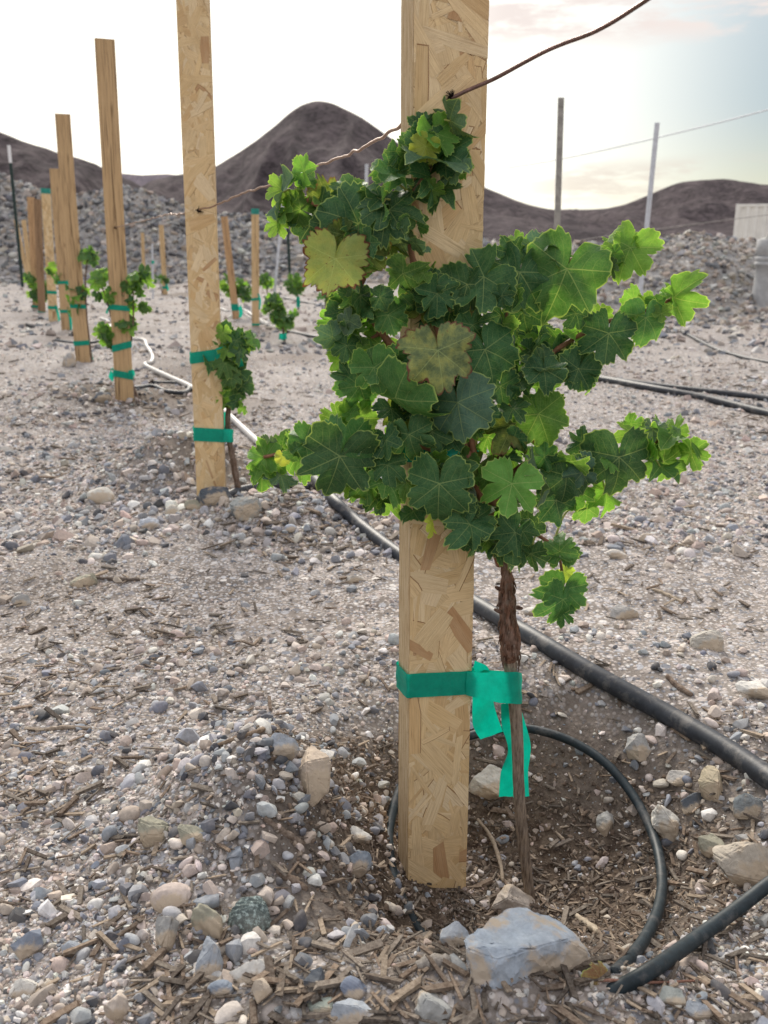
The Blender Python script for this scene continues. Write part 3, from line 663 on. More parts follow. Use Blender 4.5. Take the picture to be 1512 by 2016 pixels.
for k, r in enumerate(R): rock(*r, k)

def hullrock(base_px, pts, col, label, seed):
    Y0 = hit(*base_px)[1]; hullmesh([at(a, c, Y0+dy) for a, c, dy in pts], col, label, seed, .055, M_rock, .03)
hullrock((975, 1950), [(916, 1849, .035), (945, 1832, .06), (995, 1793, .085), (1041, 1785, .095), (1092, 1813, .09), (1138, 1844, .07), (1161, 1882, .055), (1150, 1900, .05), (1097, 1915, .03), (1010, 1945, .005), (965, 1968, -.002), (939, 1962, .002), (926, 1905, .018), (919, 1868, .022), (980, 1890, .008), (1046, 1868, .018), (1118, 1849, .045), (950, 1960, .10), (1120, 1930, .10), (1040, 1900, .14)], (.37, .43, .50), 'big blue and white angular rock at the foot of the vine trunk', 3)
hullrock((1010, 1800), [(968, 1785, .0), (995, 1739, .03), (1008, 1742, .03), (1046, 1762, .035), (1087, 1800, .03), (1000, 1768, .0), (965, 1830, .0), (1090, 1840, .02), (1040, 1850, .0), (1060, 1830, .08), (980, 1830, .07)], (.50, .44, .38), 'pointed tan rock wedged behind the big blue and white rock', 9)
hullrock((870, 2010), [(829, 1951, .02), (822, 2020, .0), (862, 1961, .03), (922, 2010, .03), (900, 2060, .0), (830, 2070, -.01), (880, 1990, .0), (840, 1965, .0), (930, 2060, .05), (820, 2040, .05)], (.42, .43, .42), 'pale grey pointed slab cut off by the bottom edge', 14)
# ------------------------------------------------------------------ posts
def clip(poly, ax, lim, sgn):
    o = []
    for i in range(len(poly)):
        a, c = poly[i], poly[(i+1) % len(poly)]; da = sgn*(a[ax]-lim); dc = sgn*(c[ax]-lim)
        if da <= 0: o.append(a)
        if da*dc < 0: t = da/(da-dc); o.append(a+(c-a)*t)
    return o
OSBC = [(.72, .56, .33), (.75, .60, .37), (.78, .64, .42), (.69, .52, .29), (.74, .58, .35), (.64, .46, .25), (.80, .67, .46), (.74, .57, .33)]
def boxpost(name, base, top, W, T, rot, mats, label, osb=0, sink=.12, group=None, bow=0.0):
    base = np.array(base); top = np.array(top); Zx = top-base; L = np.linalg.norm(Zx); Zx /= L
    Xx = np.array([math.cos(rot), math.sin(rot), 0]); Xx -= Zx*np.dot(Xx, Zx); Xx /= np.linalg.norm(Xx); Yx = np.cross(Zx, Xx)
    mb = MB(); nseg = 24; e = min(.0015, W*.04)
    ring = [(-W/2+e, 0), (W/2-e, 0), (W/2, e), (W/2, T-e), (W/2-e, T), (-W/2+e, T), (-W/2, T-e), (-W/2, e)]
    def P(u, v_, z): return base+Xx*(u+bow*math.sin(math.pi*z/L))+Yx*v_+Zx*z
    zs = np.linspace(-sink, L, nseg+1)
    for fi in range(8):
        a, c = ring[fi], ring[(fi+1) % 8]
        V = []; U = []
        l0 = (a[0] if fi in (0, 4) else a[1]); l1 = (c[0] if fi in (0, 4) else c[1]); off = fi*.37
        for z in zs:
            j = rng.normal(0, .0004)
            V += [P(*a, z), P(*c, z)]; U += [(l0+off, z), (l1+off, z)]
        mi = 1 if (len(mats) > 1 and fi in (1, 2, 3, 5, 6, 7)) else 0
        mb.add(V, [[2*i, 2*i+1, 2*i+3, 2*i+2] for i in range(nseg)], mi, (.62, .45, .25), U)
    mb.add([P(*p, L) for p in ring], [list(range(8))], len(mats)-1, (.6, .45, .25), [(p[0], p[1]) for p in ring])
    for side in ((0, 1) if osb else ()):
        for k in range(osb):
            l = rng.uniform(.025, .105); w2 = rng.uniform(.004, .026)
            if rng.random() < .3: w2 *= 1.5
            an = rng.normal(math.pi/2, .55) if rng.random() < .5 else rng.uniform(0, math.pi)
            cx, cz = rng.uniform(-W/2, W/2), rng.uniform(-sink, L)
            pts = [(-.5, rng.uniform(-.5, -.35)), (rng.uniform(-.2, .2), -.5), (.5, rng.uniform(-.5, -.3)), (rng.uniform(.42, .54), rng.uniform(.2, .5)), (rng.uniform(-.1, .2), .5), (rng.uniform(-.54, -.42), rng.uniform(.3, .5))]
            col = np.array((1.03, .98, .90))*np.array(OSBC[rng.integers(0, 8)])*rng.uniform(.92, 1.05)
            if rng.random() < .035: col = np.array((.50, .30, .15))
            for un in (1, 0):
                g = 1.0
                mrg = (rng.choice([.0004, .0007]) if rng.random() < .22 else .0) if un else 0
                if un and mrg == 0: continue
                poly = []
                for q in pts:
                    lx, ly = q[0]*(l+2*mrg)+(mrg if un else 0), q[1]*(w2+2*mrg)-(mrg*.8 if un else 0)
                    poly.append(np.array([cx+lx*math.cos(an)-ly*math.sin(an), cz+lx*math.sin(an)+ly*math.cos(an), lx, ly]))
                for ax, lim, s_ in ((0, -W/2+e*.6, -1), (0, W/2-e*.6, 1), (1, -sink, -1), (1, L-.001, 1)):
                    if len(poly) > 2: poly = clip(poly, ax, lim, s_)
                if len(poly) < 3: continue
                dep = .0002+.0000006*(2*k+(1-un))
                vv = -dep if side == 0 else T+dep
                V = [P(p[0], vv, p[1]) for p in poly]; ro = rng.random()*7
                ff = list(range(len(V)))
                mb.add(V, [ff if side == 0 else ff[::-1]], 0, (.26, .13, .05) if un else col, [(p[3]+ro, p[2]) for p in poly])
    o = mb.build(name, mats, origin=base, smooth=False); tag(o, label, 'post', group)
    o['_p'] = [*base, *top, W, T, rot]
    return dict(base=base, top=top, W=W, T=T, X=Xx, Y=Yx, Z=Zx, L=L, P=P, o=o)
def postpx(bot, topp, wpx, rot, T, mats, label, osb=0, group='wooden stakes standing in the vine rows', Y=None, extra=0, bow=0.0):
    b0 = hit(*bot) if Y is None else at(*bot, Y)
    t0 = at(*topp, b0[1]); d = depth(b0)
    ax = t0-b0; t0 = b0+ax*(1+extra)
    return boxpost('wooden_post', b0, t0, wpx*d/F/math.cos(rot), T, rot, mats, label, osb, group=group, bow=bow)
OS = [M_osb, M_osbe]
P1 = postpx((860, 1748), (889, 0), 119, math.radians(20), .036, OS, 'thick strand board post in front with the big grapevine against it', 1500, extra=.45)
P2 = postpx((416, 978), (379, 0), 56, math.radians(5), .03, OS, 'tall strand board post second in the left row with a slim vine', 700, extra=.3)
P3 = postpx((246, 790), (206, 76), 33, math.radians(17), .04, [M_lumA], 'knotty lumber post with clumps of vine on both sides')
P4 = postpx((164, 714), (123, 224), 26, math.radians(17), .04, [M_lumA], 'cracked lumber post with two green ties just left of the knotty one', bow=-.006)
P5 = postpx((131, 650), (107, 332), 18, math.radians(12), .04, [M_lumA], 'sixth-height lumber post with a dark knot midway, behind the cracked post')
P6 = postpx((105, 635), (89, 371), 16, math.radians(8), .04, [M_osb, M_osbe], 'pale strand board post with a teal tip in the left row', 260)
P7 = postpx((82, 616), (73, 392), 13, math.radians(8), .04, [M_lumC], 'dark brown stake next to the orange one in the far left row')
P8 = postpx((71, 606), (60, 388), 13, math.radians(8), .04, [M_lumB], 'orange lumber stake next to the dark brown one in the far left row')
P9 = postpx((62, 560), (46, 433), 8, .1, .04, [M_lumD], 'thin pale upright stake at the end of the left row')
P10 = postpx((58, 562), (30, 433), 7, .1, .04, [M_lumD], 'thin pale stake leaning left at the end of the left row')
P11 = postpx((465, 628), (441, 426), 13, .1, .04, [M_lumB], 'reddish leaning stake with a vine, right of the second post')
P12 = postpx((503, 643), (502, 411), 14, .05, .04, [M_lumD], 'straight pale yellow stake with a teal tip right of the reddish stake')
P13 = postpx((325, 580), (317, 443), 9, .1, .04, [M_lumD], 'thin pale stake with a small vine left of the second post')
P14 = postpx((284, 560), (280, 458), 6, .1, .04, [M_lumD], 'thinnest pale stake in the far row left of the second post')
P15 = postpx((668, 722), (676, 560), 15, .1, .04, [M_lumB], 'reddish stake glimpsed through the leaves left of the front post')
for Pq in (P6, P12):
    mb = MB(); L = Pq['L']; rr = [(-Pq['W']/2-.001, -.001), (Pq['W']/2+.001, -.001), (Pq['W']/2+.001, Pq['T']+.001), (-Pq['W']/2-.001, Pq['T']+.001)]
    V = [Pq['P'](*p, L-.05) for p in rr]+[Pq['P'](*p, L+.002) for p in rr]
    mb.add(V, [[0, 1, 5, 4], [1, 2, 6, 5], [2, 3, 7, 6], [3, 0, 4, 7], [4, 5, 6, 7]]); mb.build('painted_tip', M_green, Pq['o'], smooth=False)
# rusty staples with frayed stain on posts 1 and 2, nail on 3
def fixing(Pq, px, py, r, n):
    Q = at(px, py, Pq['base'][1]); rel = Q-Pq['base']; u, z = np.dot(rel, Pq['X']), np.dot(rel, Pq['Z'])
    u = min(max(u, -Pq['W']*.45), Pq['W']*.45); mb = MB(); c0 = Pq['P'](u, -.003, z)
    v, f = rockv(2, 0, 3, .5); mb.add(c0+v*np.array([r, r*.5, r]), f.tolist())
    for k in range(n):
        a = rng.uniform(0, 6.28); l = r*rng.uniform(1.1, 2.1)
        e_ = Pq['P'](u+math.cos(a)*l, -.0035, z+math.sin(a)*l*.9); m_ = (c0+e_)/2-Pq['Y']*.003
        tube(mb, crom([c0, m_, e_], 3), [r*.09]*7, 4)
    mb.build('staple', M_black, Pq['o']); return c0
S1 = fixing(P1, 886, 195, .0052, 26); S2 = fixing(P2, 392, 414, .007, 10); S3 = fixing(P3, 227, 448, .007, 4)
# wires
def twistwire(name, pts, r, mat, label, strands=2, amp=0.0):
    C = crom(pts, 14); mb = MB(); T = np.linspace(0, 1, len(C))
    L = np.cumsum(np.r_[0, np.linalg.norm(np.diff(C, axis=0), axis=1)])
    C = C+amp*np.stack([0*L, np.sin(L*47), np.sin(L*60+1)*np.sin(L*13)+.5*np.sin(L*97)*np.sin(L*7+2)], 1)
    n = int(L[-1]/.004); Ls = np.linspace(0, L[-1], n); Q = np.stack([np.interp(Ls, L, C[:, i]) for i in range(3)], 1)
    for s_ in range(strands):
        ph = Ls*240+s_*math.pi
        tube(mb, Q+(r*.5 if strands > 1 else 0)*np.stack([0*ph, np.cos(ph), np.sin(ph)], 1), r*(.62 if strands > 1 else 1), 6)
    o = mb.build(name, mat, origin=C[0]); tag(o, label, 'wire')
yb = P1['base'][1]
twistwire('trellis_wire', [S1, at(960, 160, yb-.02), at(1040, 120, yb-.06), at(1110, 84, yb-.10), at(1180, 58, yb-.14), at(1270, 2, yb-.2), at(1420, -110, yb-.35)], .0023, M_wire, 'rusty brown wire rising right from the front post', 1, .0009)
twistwire('trellis_wire', [at(800, 238, yb+.06), at(788, 247, yb+.1), at(745, 274, yb+.25), at(690, 303, yb+.45), at(640, 321, yb+.65), at(545, 360, yb+.95), at(480, 380, yb+1.2), at(430, 402, yb+1.45), S2], .0024, M_copper, 'brown kinked wire running from the front post back to the second post', 1, .0016)
y2 = P2['base'][1]
twistwire('trellis_wire', [at(368, 418, y2+.06), at(350, 422, y2+.2), at(330, 422, y2+.5), at(300, 430, y2+.8), S3], .0022, M_copper, 'faint wire continuing from the second post to the knotty post', 1, .002)

# ------------------------------------------------------------------ green tie tape
def ribbon(mb, pts, n=5):
    """pts: list of (upper point, lower point) pairs along the tape"""
    A = crom([p[0] for p in pts], n); B = crom([p[1] for p in pts], n); N = np.cross(np.gradient(A, axis=0), A-B); N /= np.linalg.norm(N, axis=1)[:, None]+1e-9
    V = []
    for a, c, nn in zip(A, B, N):
        for t in (0, .2, .4, .6, .8, 1): V.append(a+(c-a)*t+nn*(.0006*math.sin(t*9+a[0]*200)+.0011*float(fbm(a[0]*90+t*1.5, a[2]*90+a[1]*40, 2, 5))))
    V = np.array(V); F_ = [[6*i+k, 6*i+k+1, 6*i+7+k, 6*i+6+k] for i in range(len(A)-1) for k in range(5)]
    mb.add(V, F_)
def wrap(Pq, z0, z1, hw, label, trunk=None, tails=(), grp='green ties on the stakes'):
    W, T, P = Pq['W'], Pq['T'], Pq['P']; g = .0034; mb = MB()
    path = [(-W/2-g, T*.5), (-W/2-g, g), (-W/2-g*.6, -g), (-W/2+g*2, -g), (0, -g), (W/2-g*2, -g), (W/2+g, -g*.2), (W/2+g, T*.5), (W/2+g*.2, T+g), (0, T+g), (-W/2-g*.2, T+g)]
    n = len(path); pr = []
    for i, (u, v) in enumerate(path+path[:1]):
        t = min(1, max(0, (u+W/2)/W)); z = z0+(z1-z0)*t
        pr.append((P(u, v, z+hw), P(u, v, z-hw)))
    ribbon(mb, pr, 3)
    if trunk is not None: ribbon(mb, trunk, 5)
    for t in tails: ribbon(mb, t, 5)
    o = mb.build('tie_tape', M_tape, origin=P(0, 0, z0)); tag(o, label, 'tie', grp); return o
def zof(Pq, px, py):
    Q = at(px, py, Pq['base'][1]); return float(np.dot(Q-Pq['base'], Pq['Z']))
def pr(x0, y0a, x1, y1a, Yd): return (at(x0, y0a, Yd), at(x1, y1a, Yd))
Ytr = yb+.015
# front tie: from the post across to the trunk, with loose ends
fr = [(P1['P'](P1['W']/2-.01, -.005, zof(P1, 925, 1352)+.0185), P1['P'](P1['W']/2-.01, -.005, zof(P1, 925, 1352)-.0165)),
      pr(950, 1324, 950, 1376, yb+.002), pr(985, 1323, 985, 1384, Ytr-.016), pr(1012, 1323, 1010, 1386, Ytr-.022), pr(1024, 1324, 1024, 1386, Ytr-.012), pr(1026, 1326, 1026, 1384, Ytr+.02), pr(1000, 1322, 1000, 1378, Ytr+.04), pr(940, 1318, 940, 1372, Ytr+.055)]
tails = [[pr(935, 1300, 928, 1330, Ytr+.05), pr(962, 1316, 930, 1370, Ytr+.052), pr(968, 1360, 930, 1420, Ytr+.055), pr(976, 1400, 936, 1440, Ytr+.052), pr(990, 1440, 946, 1456, Ytr+.06)],
         [pr(1016, 1385, 986, 1385, Ytr+.012), pr(1020, 1430, 988, 1430, Ytr+.018), pr(1012, 1470, 1000, 1475, Ytr+.012), pr(1012, 1510, 986, 1520, Ytr+.018), pr(1010, 1568, 982, 1568, Ytr+.022)],
         [pr(1022, 1385, 1004, 1385, Ytr+.03), pr(1036, 1430, 1010, 1430, Ytr+.034), pr(1045, 1470, 1016, 1470, Ytr+.03), pr(1040, 1520, 1016, 1520, Ytr+.036), pr(1042, 1568, 1010, 1570, Ytr+.03)]]
wrap(P1, zof(P1, 800, 1338), zof(P1, 925, 1352), .0175, 'wide green tie round the front post and vine trunk with long loose ends', fr, tails)
wrap(P1, zof(P1, 800, 885), zof(P1, 930, 900), .012, 'upper green tie on the front post mostly hidden by leaves', None, [[pr(935, 880, 935, 905, yb+.0), pr(900, 884, 900, 908, yb-.03), pr(870, 882, 872, 900, yb-.035)]])
w2 = P2['base'][1]
wrap(P2, zof(P2, 380, 705), zof(P2, 425, 697), .016, 'green tie high on the second post where leaves start', None, [[pr(425, 686, 425, 708, w2-.01), pr(450, 680, 450, 700, w2-.0), pr(470, 690, 462, 705, w2+.01), pr(480, 720, 470, 724, w2+.02)]])
wrap(P2, zof(P2, 385, 854), zof(P2, 445, 858), .020, 'broad green tie low on the second post round the slim trunk', [pr(440, 845, 440, 870, w2-.004), pr(455, 845, 455, 871, w2-.014), pr(459, 846, 459, 870, w2+.01), pr(448, 845, 448, 868, w2+.05)], [[pr(447, 810, 440, 812, w2+.06), pr(446, 826, 438, 830, w2+.06), pr(440, 848, 434, 846, w2+.05)]])
def tie(Pq, px0, py0, px1, py1, hpx, label, tails=()):
    d = depth(Pq['base']); wrap(Pq, zof(Pq, px0, py0), zof(Pq, px1, py1), hpx*.5*d/F, label, None, tails)
y3 = P3['base'][1]; y4 = P4['base'][1]
tie(P3, 220, 604, 255, 608, 10, 'top green tie on the knotty lumber post', [[pr(216, 600, 212, 606, y3), pr(214, 608, 209, 612, y3), pr(212, 618, 208, 616, y3)]])
tie(P3, 225, 686, 262, 678, 13, 'middle green tie on the knotty post, slanting up to the right')
tie(P3, 228, 734, 262, 742, 13, 'lowest green tie on the knotty post with a bow at its left', [[pr(224, 722, 216, 733, y3), pr(218, 728, 214, 742, y3), pr(226, 738, 222, 752, y3)], [pr(252, 730, 252, 742, y3-.004), pr(262, 728, 262, 738, y3+.006), pr(266, 736, 264, 744, y3+.01)]])
tie(P4, 142, 602, 170, 604, 8, 'upper green tie on the cracked lumber post')
tie(P4, 148, 676, 176, 675, 9, 'lower green tie on the cracked lumber post', [[pr(166, 671, 166, 679, y4+.004), pr(178, 684, 174, 690, y4+.03), pr(182, 700, 178, 702, y4+.05), pr(184, 708, 180, 714, y4+.05)]])
tie(P5, 114, 556, 134, 556, 6, 'upper green tie on the post behind the cracked one', [[pr(132, 552, 130, 558, P5['base'][1]), pr(138, 556, 134, 562, P5['base'][1])]])
tie(P5, 118, 613, 134, 613, 6, 'lower green tie on the post behind the cracked one', [[pr(136, 612, 133, 614, P5['base'][1]), pr(141, 628, 136, 630, P5['base'][1]), pr(142, 652, 138, 650, P5['base'][1])]])
tie(P6, 93, 575, 108, 576, 6, 'upper teal tie on the pale teal-tipped post')
tie(P6, 94, 605, 108, 606, 6, 'lower teal tie on the pale teal-tipped post', [[pr(110, 600, 107, 602, P6['base'][1]), pr(116, 616, 112, 618, P6['base'][1]), pr(118, 634, 115, 634, P6['base'][1])]])
tie(P7, 79, 616, 90, 618, 7, 'green tie at the foot of the dark brown stake')
tie(P8, 68, 603, 76, 604, 5, 'green tie at the foot of the orange stake')
tie(P11, 456, 605, 470, 605, 13, 'green tie low on the reddish leaning stake', [[pr(474, 600, 470, 604, P11['base'][1]), pr(478, 612, 471, 616, P11['base'][1]), pr(476, 624, 470, 626, P11['base'][1])]])
tie(P12, 497, 590, 509, 588, 5, 'upper teal tie on the straight pale yellow stake', [[pr(510, 578, 507, 578, P12['base'][1]), pr(514, 592, 510, 592, P12['base'][1]), pr(512, 608, 509, 610, P12['base'][1])]])
tie(P12, 497, 639, 509, 639, 4, 'lower teal tie on the straight pale yellow stake')
tie(P13, 320, 566, 328, 566, 5, 'teal tie under the small vine on a thin stake', [[pr(328, 556, 325, 560, P13['base'][1]), pr(333, 570, 329, 573, P13['base'][1])]])
tie(P15, 664, 640, 677, 640, 8, 'teal tie on the reddish stake seen through the leaves')

# ------------------------------------------------------------------ hoses
def hose(name, px, r, mat, label, lift=0.0, cat='hose', n=10, sm=6, seg=14, lifts=None):
    P = np.array([hit(a, c) for a, c in px]); P[:, 2] += r*.8+lift
    if lifts: P[:, 2] += np.array(lifts)
    C = crom(P, n); z = C[:, 2].copy()
    for _ in range(sm): z[1:-1] = (z[:-2]+z[1:-1]+z[2:])/3
    C[:, 2] = z; mb = MB(); tube(mb, C, r, seg); o = mb.build(name, mat, origin=C[0]); return tag(o, label, cat)
hose('irrigation_hose', [(520, 900), (560, 915), (600, 932), (650, 985), (700, 1035), (780, 1098), (860, 1150), (935, 1200), (1040, 1262), (1150, 1330), (1300, 1415), (1420, 1485), (1512, 1548), (1640, 1640)], .0168, M_hose, 'thick black irrigation hose running diagonally behind the front post')
hose('irrigation_pipe', [(198, 629), (212, 634), (218, 645), (232, 664), (258, 669), (283, 672), (289, 684), (300, 702), (298, 716), (286, 722), (330, 744), (375, 765), (430, 803), (480, 850), (530, 895)], .0135, M_white, 'pale kinked pipe snaking beside the left row', n=8, sm=3)
def tubep(name, pts, r, mat, label):
    C = crom(pts, 12); mb = MB(); tube(mb, C, r, 14); o = mb.build(name, mat, origin=C[0]); tag(o, label, 'tube')
LP = [(840, 1850, -.012), (815, 1815, .0), (785, 1755, .008), (768, 1690, .01), (768, 1620, .012), (800, 1530, .015), (860, 1470, .012), (935, 1446, .012), (1000, 1434, .014), (1060, 1438, .018), (1130, 1462, .018), (1195, 1505, .018), (1250, 1572, .018), (1288, 1650, .018), (1303, 1725, .02), (1296, 1790, .024), (1268, 1850, .022), (1235, 1892, .01), (1208, 1918, -.008)]
L_ = []
for a, c, l in LP: q = hit(a, c, max(l, 0)); L_.append(q+np.array([0, 0, 0 if l >= 0 else l]))
L_ = np.array(L_); yy = L_[:, 1].copy()
for _ in range(2): yy[1:-1] = (yy[:-2]+2*yy[1:-1]+yy[2:])/4
L_ = np.array([at(a, c, y) for (a, c, l), y in zip(LP, yy)])
tubep('drip_tube', L_, .0073, M_tube, 'thin black tube looped round the foot of the front post')
tubep('drip_tube', [hit(1180, 1965, -.012), hit(1225, 1942, .004), hit(1285, 1908, .014), hit(1370, 1848, .02), hit(1450, 1790, .022), hit(1530, 1728, .024), hit(1700, 1600, .02)], .0083, M_tube, 'black tube emerging from the soil at the lower right')
hose('irrigation_hose', [(1150, 745), (1205, 755), (1300, 772), (1400, 792), (1512, 820), (1700, 862)], .019, M_hose, 'black hose on the right passing in front of its twin', n=8)
hose('irrigation_hose', [(1150, 742), (1210, 752), (1300, 764), (1400, 775), (1512, 790), (1700, 822)], .016, M_hose, 'black hose on the right lying behind its twin', n=8)
hose('irrigation_hose', [(1290, 640), (1335, 652), (1400, 685), (1450, 703), (1512, 716), (1650, 738)], .013, M_hose, 'slim black hose crossing the rubble below the concrete bollard', n=8)
hose('irrigation_hose', [(960, 655), (1040, 645), (1150, 620), (1300, 598), (1370, 604), (1430, 611), (1480, 622), (1560, 630)], .016, M_hose, 'slim black hose running to the foot of the concrete bollard', n=8)
hose('irrigation_hose', [(392, 990), (430, 988), (470, 972), (520, 962), (575, 962), (610, 965)], .012, M_hose, 'black tube curving from the foot of the second post', n=8)
hose('irrigation_hose', [(262, 768), (300, 764), (330, 774), (362, 776), (372, 766), (350, 758), (300, 756)], .011, M_hose, 'coiled black tube right of the knotty post foot', n=8)
hose('irrigation_hose', [(470, 618), (520, 640), (560, 652), (620, 665), (700, 676), (800, 690)], .013, M_hose, 'slim black hose on the ground behind the tiny tied vine', n=8)
hose('irrigation_hose', [(530, 580), (570, 590), (620, 600), (700, 612), (800, 624)], .013, M_hose, 'faint far hose behind the straight pale yellow stake', n=8)
hose('irrigation_pipe', [(434, 608), (450, 614), (480, 612), (505, 628), (530, 640)], .013, M_white, 'pale pipe lying behind the reddish leaning stake', n=8)
hose('irrigation_hose', [(110, 672), (150, 678), (185, 676), (215, 670)], .013, M_hose, 'short black hose passing behind the cracked lumber post', n=8)

# ------------------------------------------------------------------ metal posts, bollard, container, overhead wire
def angle_post(px0, px1, Y, w_, mat, name, label, cat, tee=False, tip=None, gz=True):
    A = at(*px0, Y); B = at(*px1, Y); A = A+(A-B)*.15 if gz else A; mb = MB(); h = w_/2
    if tee: prof = [(-h, 0), (h, 0), (h, .3*w_), (.12*w_, .3*w_), (.12*w_, w_), (-.12*w_, w_), (-.12*w_, .3*w_), (-h, .3*w_)]
    else: prof = [(math.cos(k*math.pi/6)*h, math.sin(k*math.pi/6)*h) for k in range(12)]
    n = len(prof)
    def seg(m, a, c):
        V = [a+np.array([p[0], p[1], 0]) for p in prof]+[c+np.array([p[0], p[1], 0]) for p in prof]
        m.add(V, [[k, (k+1) % n, n+(k+1) % n, n+k] for k in range(n)]+[[n+k for k in range(n)]])
    cut = A+(B-A)*(1-.12) if tip else B
    seg(mb, A, cut)
    if tee:
        for k in range(14):
            t = A+(cut-A)*((k+.5)/14); mb.add([t+np.array([dx*h*.5, -h*.35, dz]) for dx in (-1, 1) for dz in (-.006, .006)], [[0, 1, 3, 2]])
    o = mb.build(name, mat, origin=A, smooth=False); tag(o, label, cat)
    if tip: m2 = MB(); seg(m2, cut, B); m2.build('painted_tip', tip, o, smooth=False)
angle_post((1094, 560), (1105, 192), 7.5, .045, M_dgalv, 'steel_post', 'taller dull steel post rising behind the vine on the right', 'steel post', tee=True)
angle_post((1262, 560), (1294, 242), 9.5, .048, M_galv, 'steel_post', 'bright steel pole on the right leaning slightly', 'steel post')
angle_post((41, 530), (17, 286), 17, .05, M_gpost, 'steel_post', 'dark green steel post with a white tip at the far left', 'steel post', tee=True, tip=M_wpaint)
angle_post((541, 572), (563, 335), 12, .035, M_galv, 'steel_post', 'grey steel pole behind the left end of the vine', 'steel post')
angle_post((571, 556), (566, 440), 15, .042, M_gpost, 'steel_post', 'short dark green steel post behind the vine', 'steel post', tee=True)
angle_post((718, 560), (722, 323), 13, .045, M_galv, 'steel_post', 'pale steel pole whose tip shows above the leaves before the cone hill', 'steel post')
angle_post((301, 575), (300, 480), 14, .028, M_galv, 'steel_post', 'slender grey rod with a teal mark between two thin stakes', 'steel post')
mb = MB(); tube(mb, crom([at(1000, 330, 22), at(1110, 312, 20), at(1290, 272, 18), at(1512, 216, 16), at(1800, 130, 14)], 6), .011, 6)
tag(mb.build('overhead_wire', M_galv, origin=at(1290, 272, 18)), 'pale overhead wire crossing the sky behind the steel posts', 'wire')
mb = MB(); tube(mb, crom([at(960, 500, 45), at(1160, 470, 42), at(1290, 452, 40), at(1440, 432, 38), at(1700, 400, 36)], 6), .014, 6)
tag(mb.build('overhead_wire', M_dgalv, origin=at(1290, 452, 40)), 'faint low wire in front of the right hills', 'wire')
B0 = hit(1520, 625); r0 = 44*depth(B0)/F; bh = 148*depth(B0)/F
prof = [(0, -.05, r0*.98), (0, 0, r0*1.0), (0, bh*.5, r0*.92), (0, bh*.66, r0*.90), (0, bh*.67, r0*.97), (0, bh*.71, r0*.98), (0, bh*.72, r0*.88), (0, bh*.74, r0*.97), (0, bh*.78, r0*.98), (0, bh*.79, r0*.86), (0, bh*.81, r0*.97), (0, bh*.99, r0*.97), (0, bh, r0*.93), (0, bh+.002, .001)]
mb = MB(); seg = 40; V = [(B0[0]+math.cos(k*2*math.pi/seg)*r, B0[1]+math.sin(k*2*math.pi/seg)*r, B0[2]+z) for _, z, r in prof for k in range(seg)]
mb.add(V, [[i*seg+k, i*seg+(k+1) % seg, (i+1)*seg+(k+1) % seg, (i+1)*seg+k] for i in range(len(prof)-1) for k in range(seg)])
tag(mb.build('concrete_bollard', M_conc, origin=B0), 'round grey concrete bollard with grooves near its top at the right edge', 'bollard')
# shipping container: corrugated side panel, top rail, bottom rail, corner posts
Cc = 48.0; root_p = at(1440, 500, Cc); z0 = at(1440, 482, Cc)[2]-.6; z1 = at(1448, 402, Cc)[2]; ln = 12.0; ry = math.radians(-24)
cx = np.array([math.cos(ry), math.sin(ry), 0]); cy = np.array([-math.sin(ry), math.cos(ry), 0]); O = np.array([root_p[0], Cc, 0])
ct = empty('shipping_container', (O[0], O[1], z0), 'cream corrugated shipping container behind the rubble at the right edge', 'container')
mb = MB(); V = []; n = 240
for i in range(n+1):
    u = .12+(ln-.24)*i/n; ph = (i % 8); d = .0 if ph < 3 else (.09 if 4 <= ph < 7 else .045)
    V += [O+cx*u+cy*d+np.array([0, 0, z0+.15]), O+cx*u+cy*d+np.array([0, 0, z1-.12])]
mb.add(V, [[2*i, 2*i+2, 2*i+3, 2*i+1] for i in range(n)]); mb.build('side_panel', M_cont, ct, smooth=False)
def cbox(mb, u0, u1, v0, v1, a, c):
    V = [O+cx*u+cy*v+np.array([0, 0, z]) for z in (a, c) for v in (v0, v1) for u in (u0, u1)]
    mb.add(V, [[0, 1, 5, 4], [1, 3, 7, 5], [3, 2, 6, 7], [2, 0, 4, 6], [4, 5, 7, 6], [0, 2, 3, 1]])
for u0, u1 in ((0, .16), (ln-.16, ln)):
    mb = MB(); cbox(mb, u0, u1, -.03, .16, z0, z1+.01); mb.build('corner_post', M_cont, ct, smooth=False)
mb = MB(); cbox(mb, .16, ln-.16, -.02, .1, z1-.12, z1); mb.build('top_rail', M_cont, ct, smooth=False)
mb = MB(); cbox(mb, .16, ln-.16, -.02, .1, z0, z0+.15); mb.build('bottom_rail', M_cont, ct, smooth=False)
mb = MB(); cbox(mb, .02, ln-.02, .16, 2.4, z0+.02, z1-.03); mb.build('roof', M_cont, ct, smooth=False)

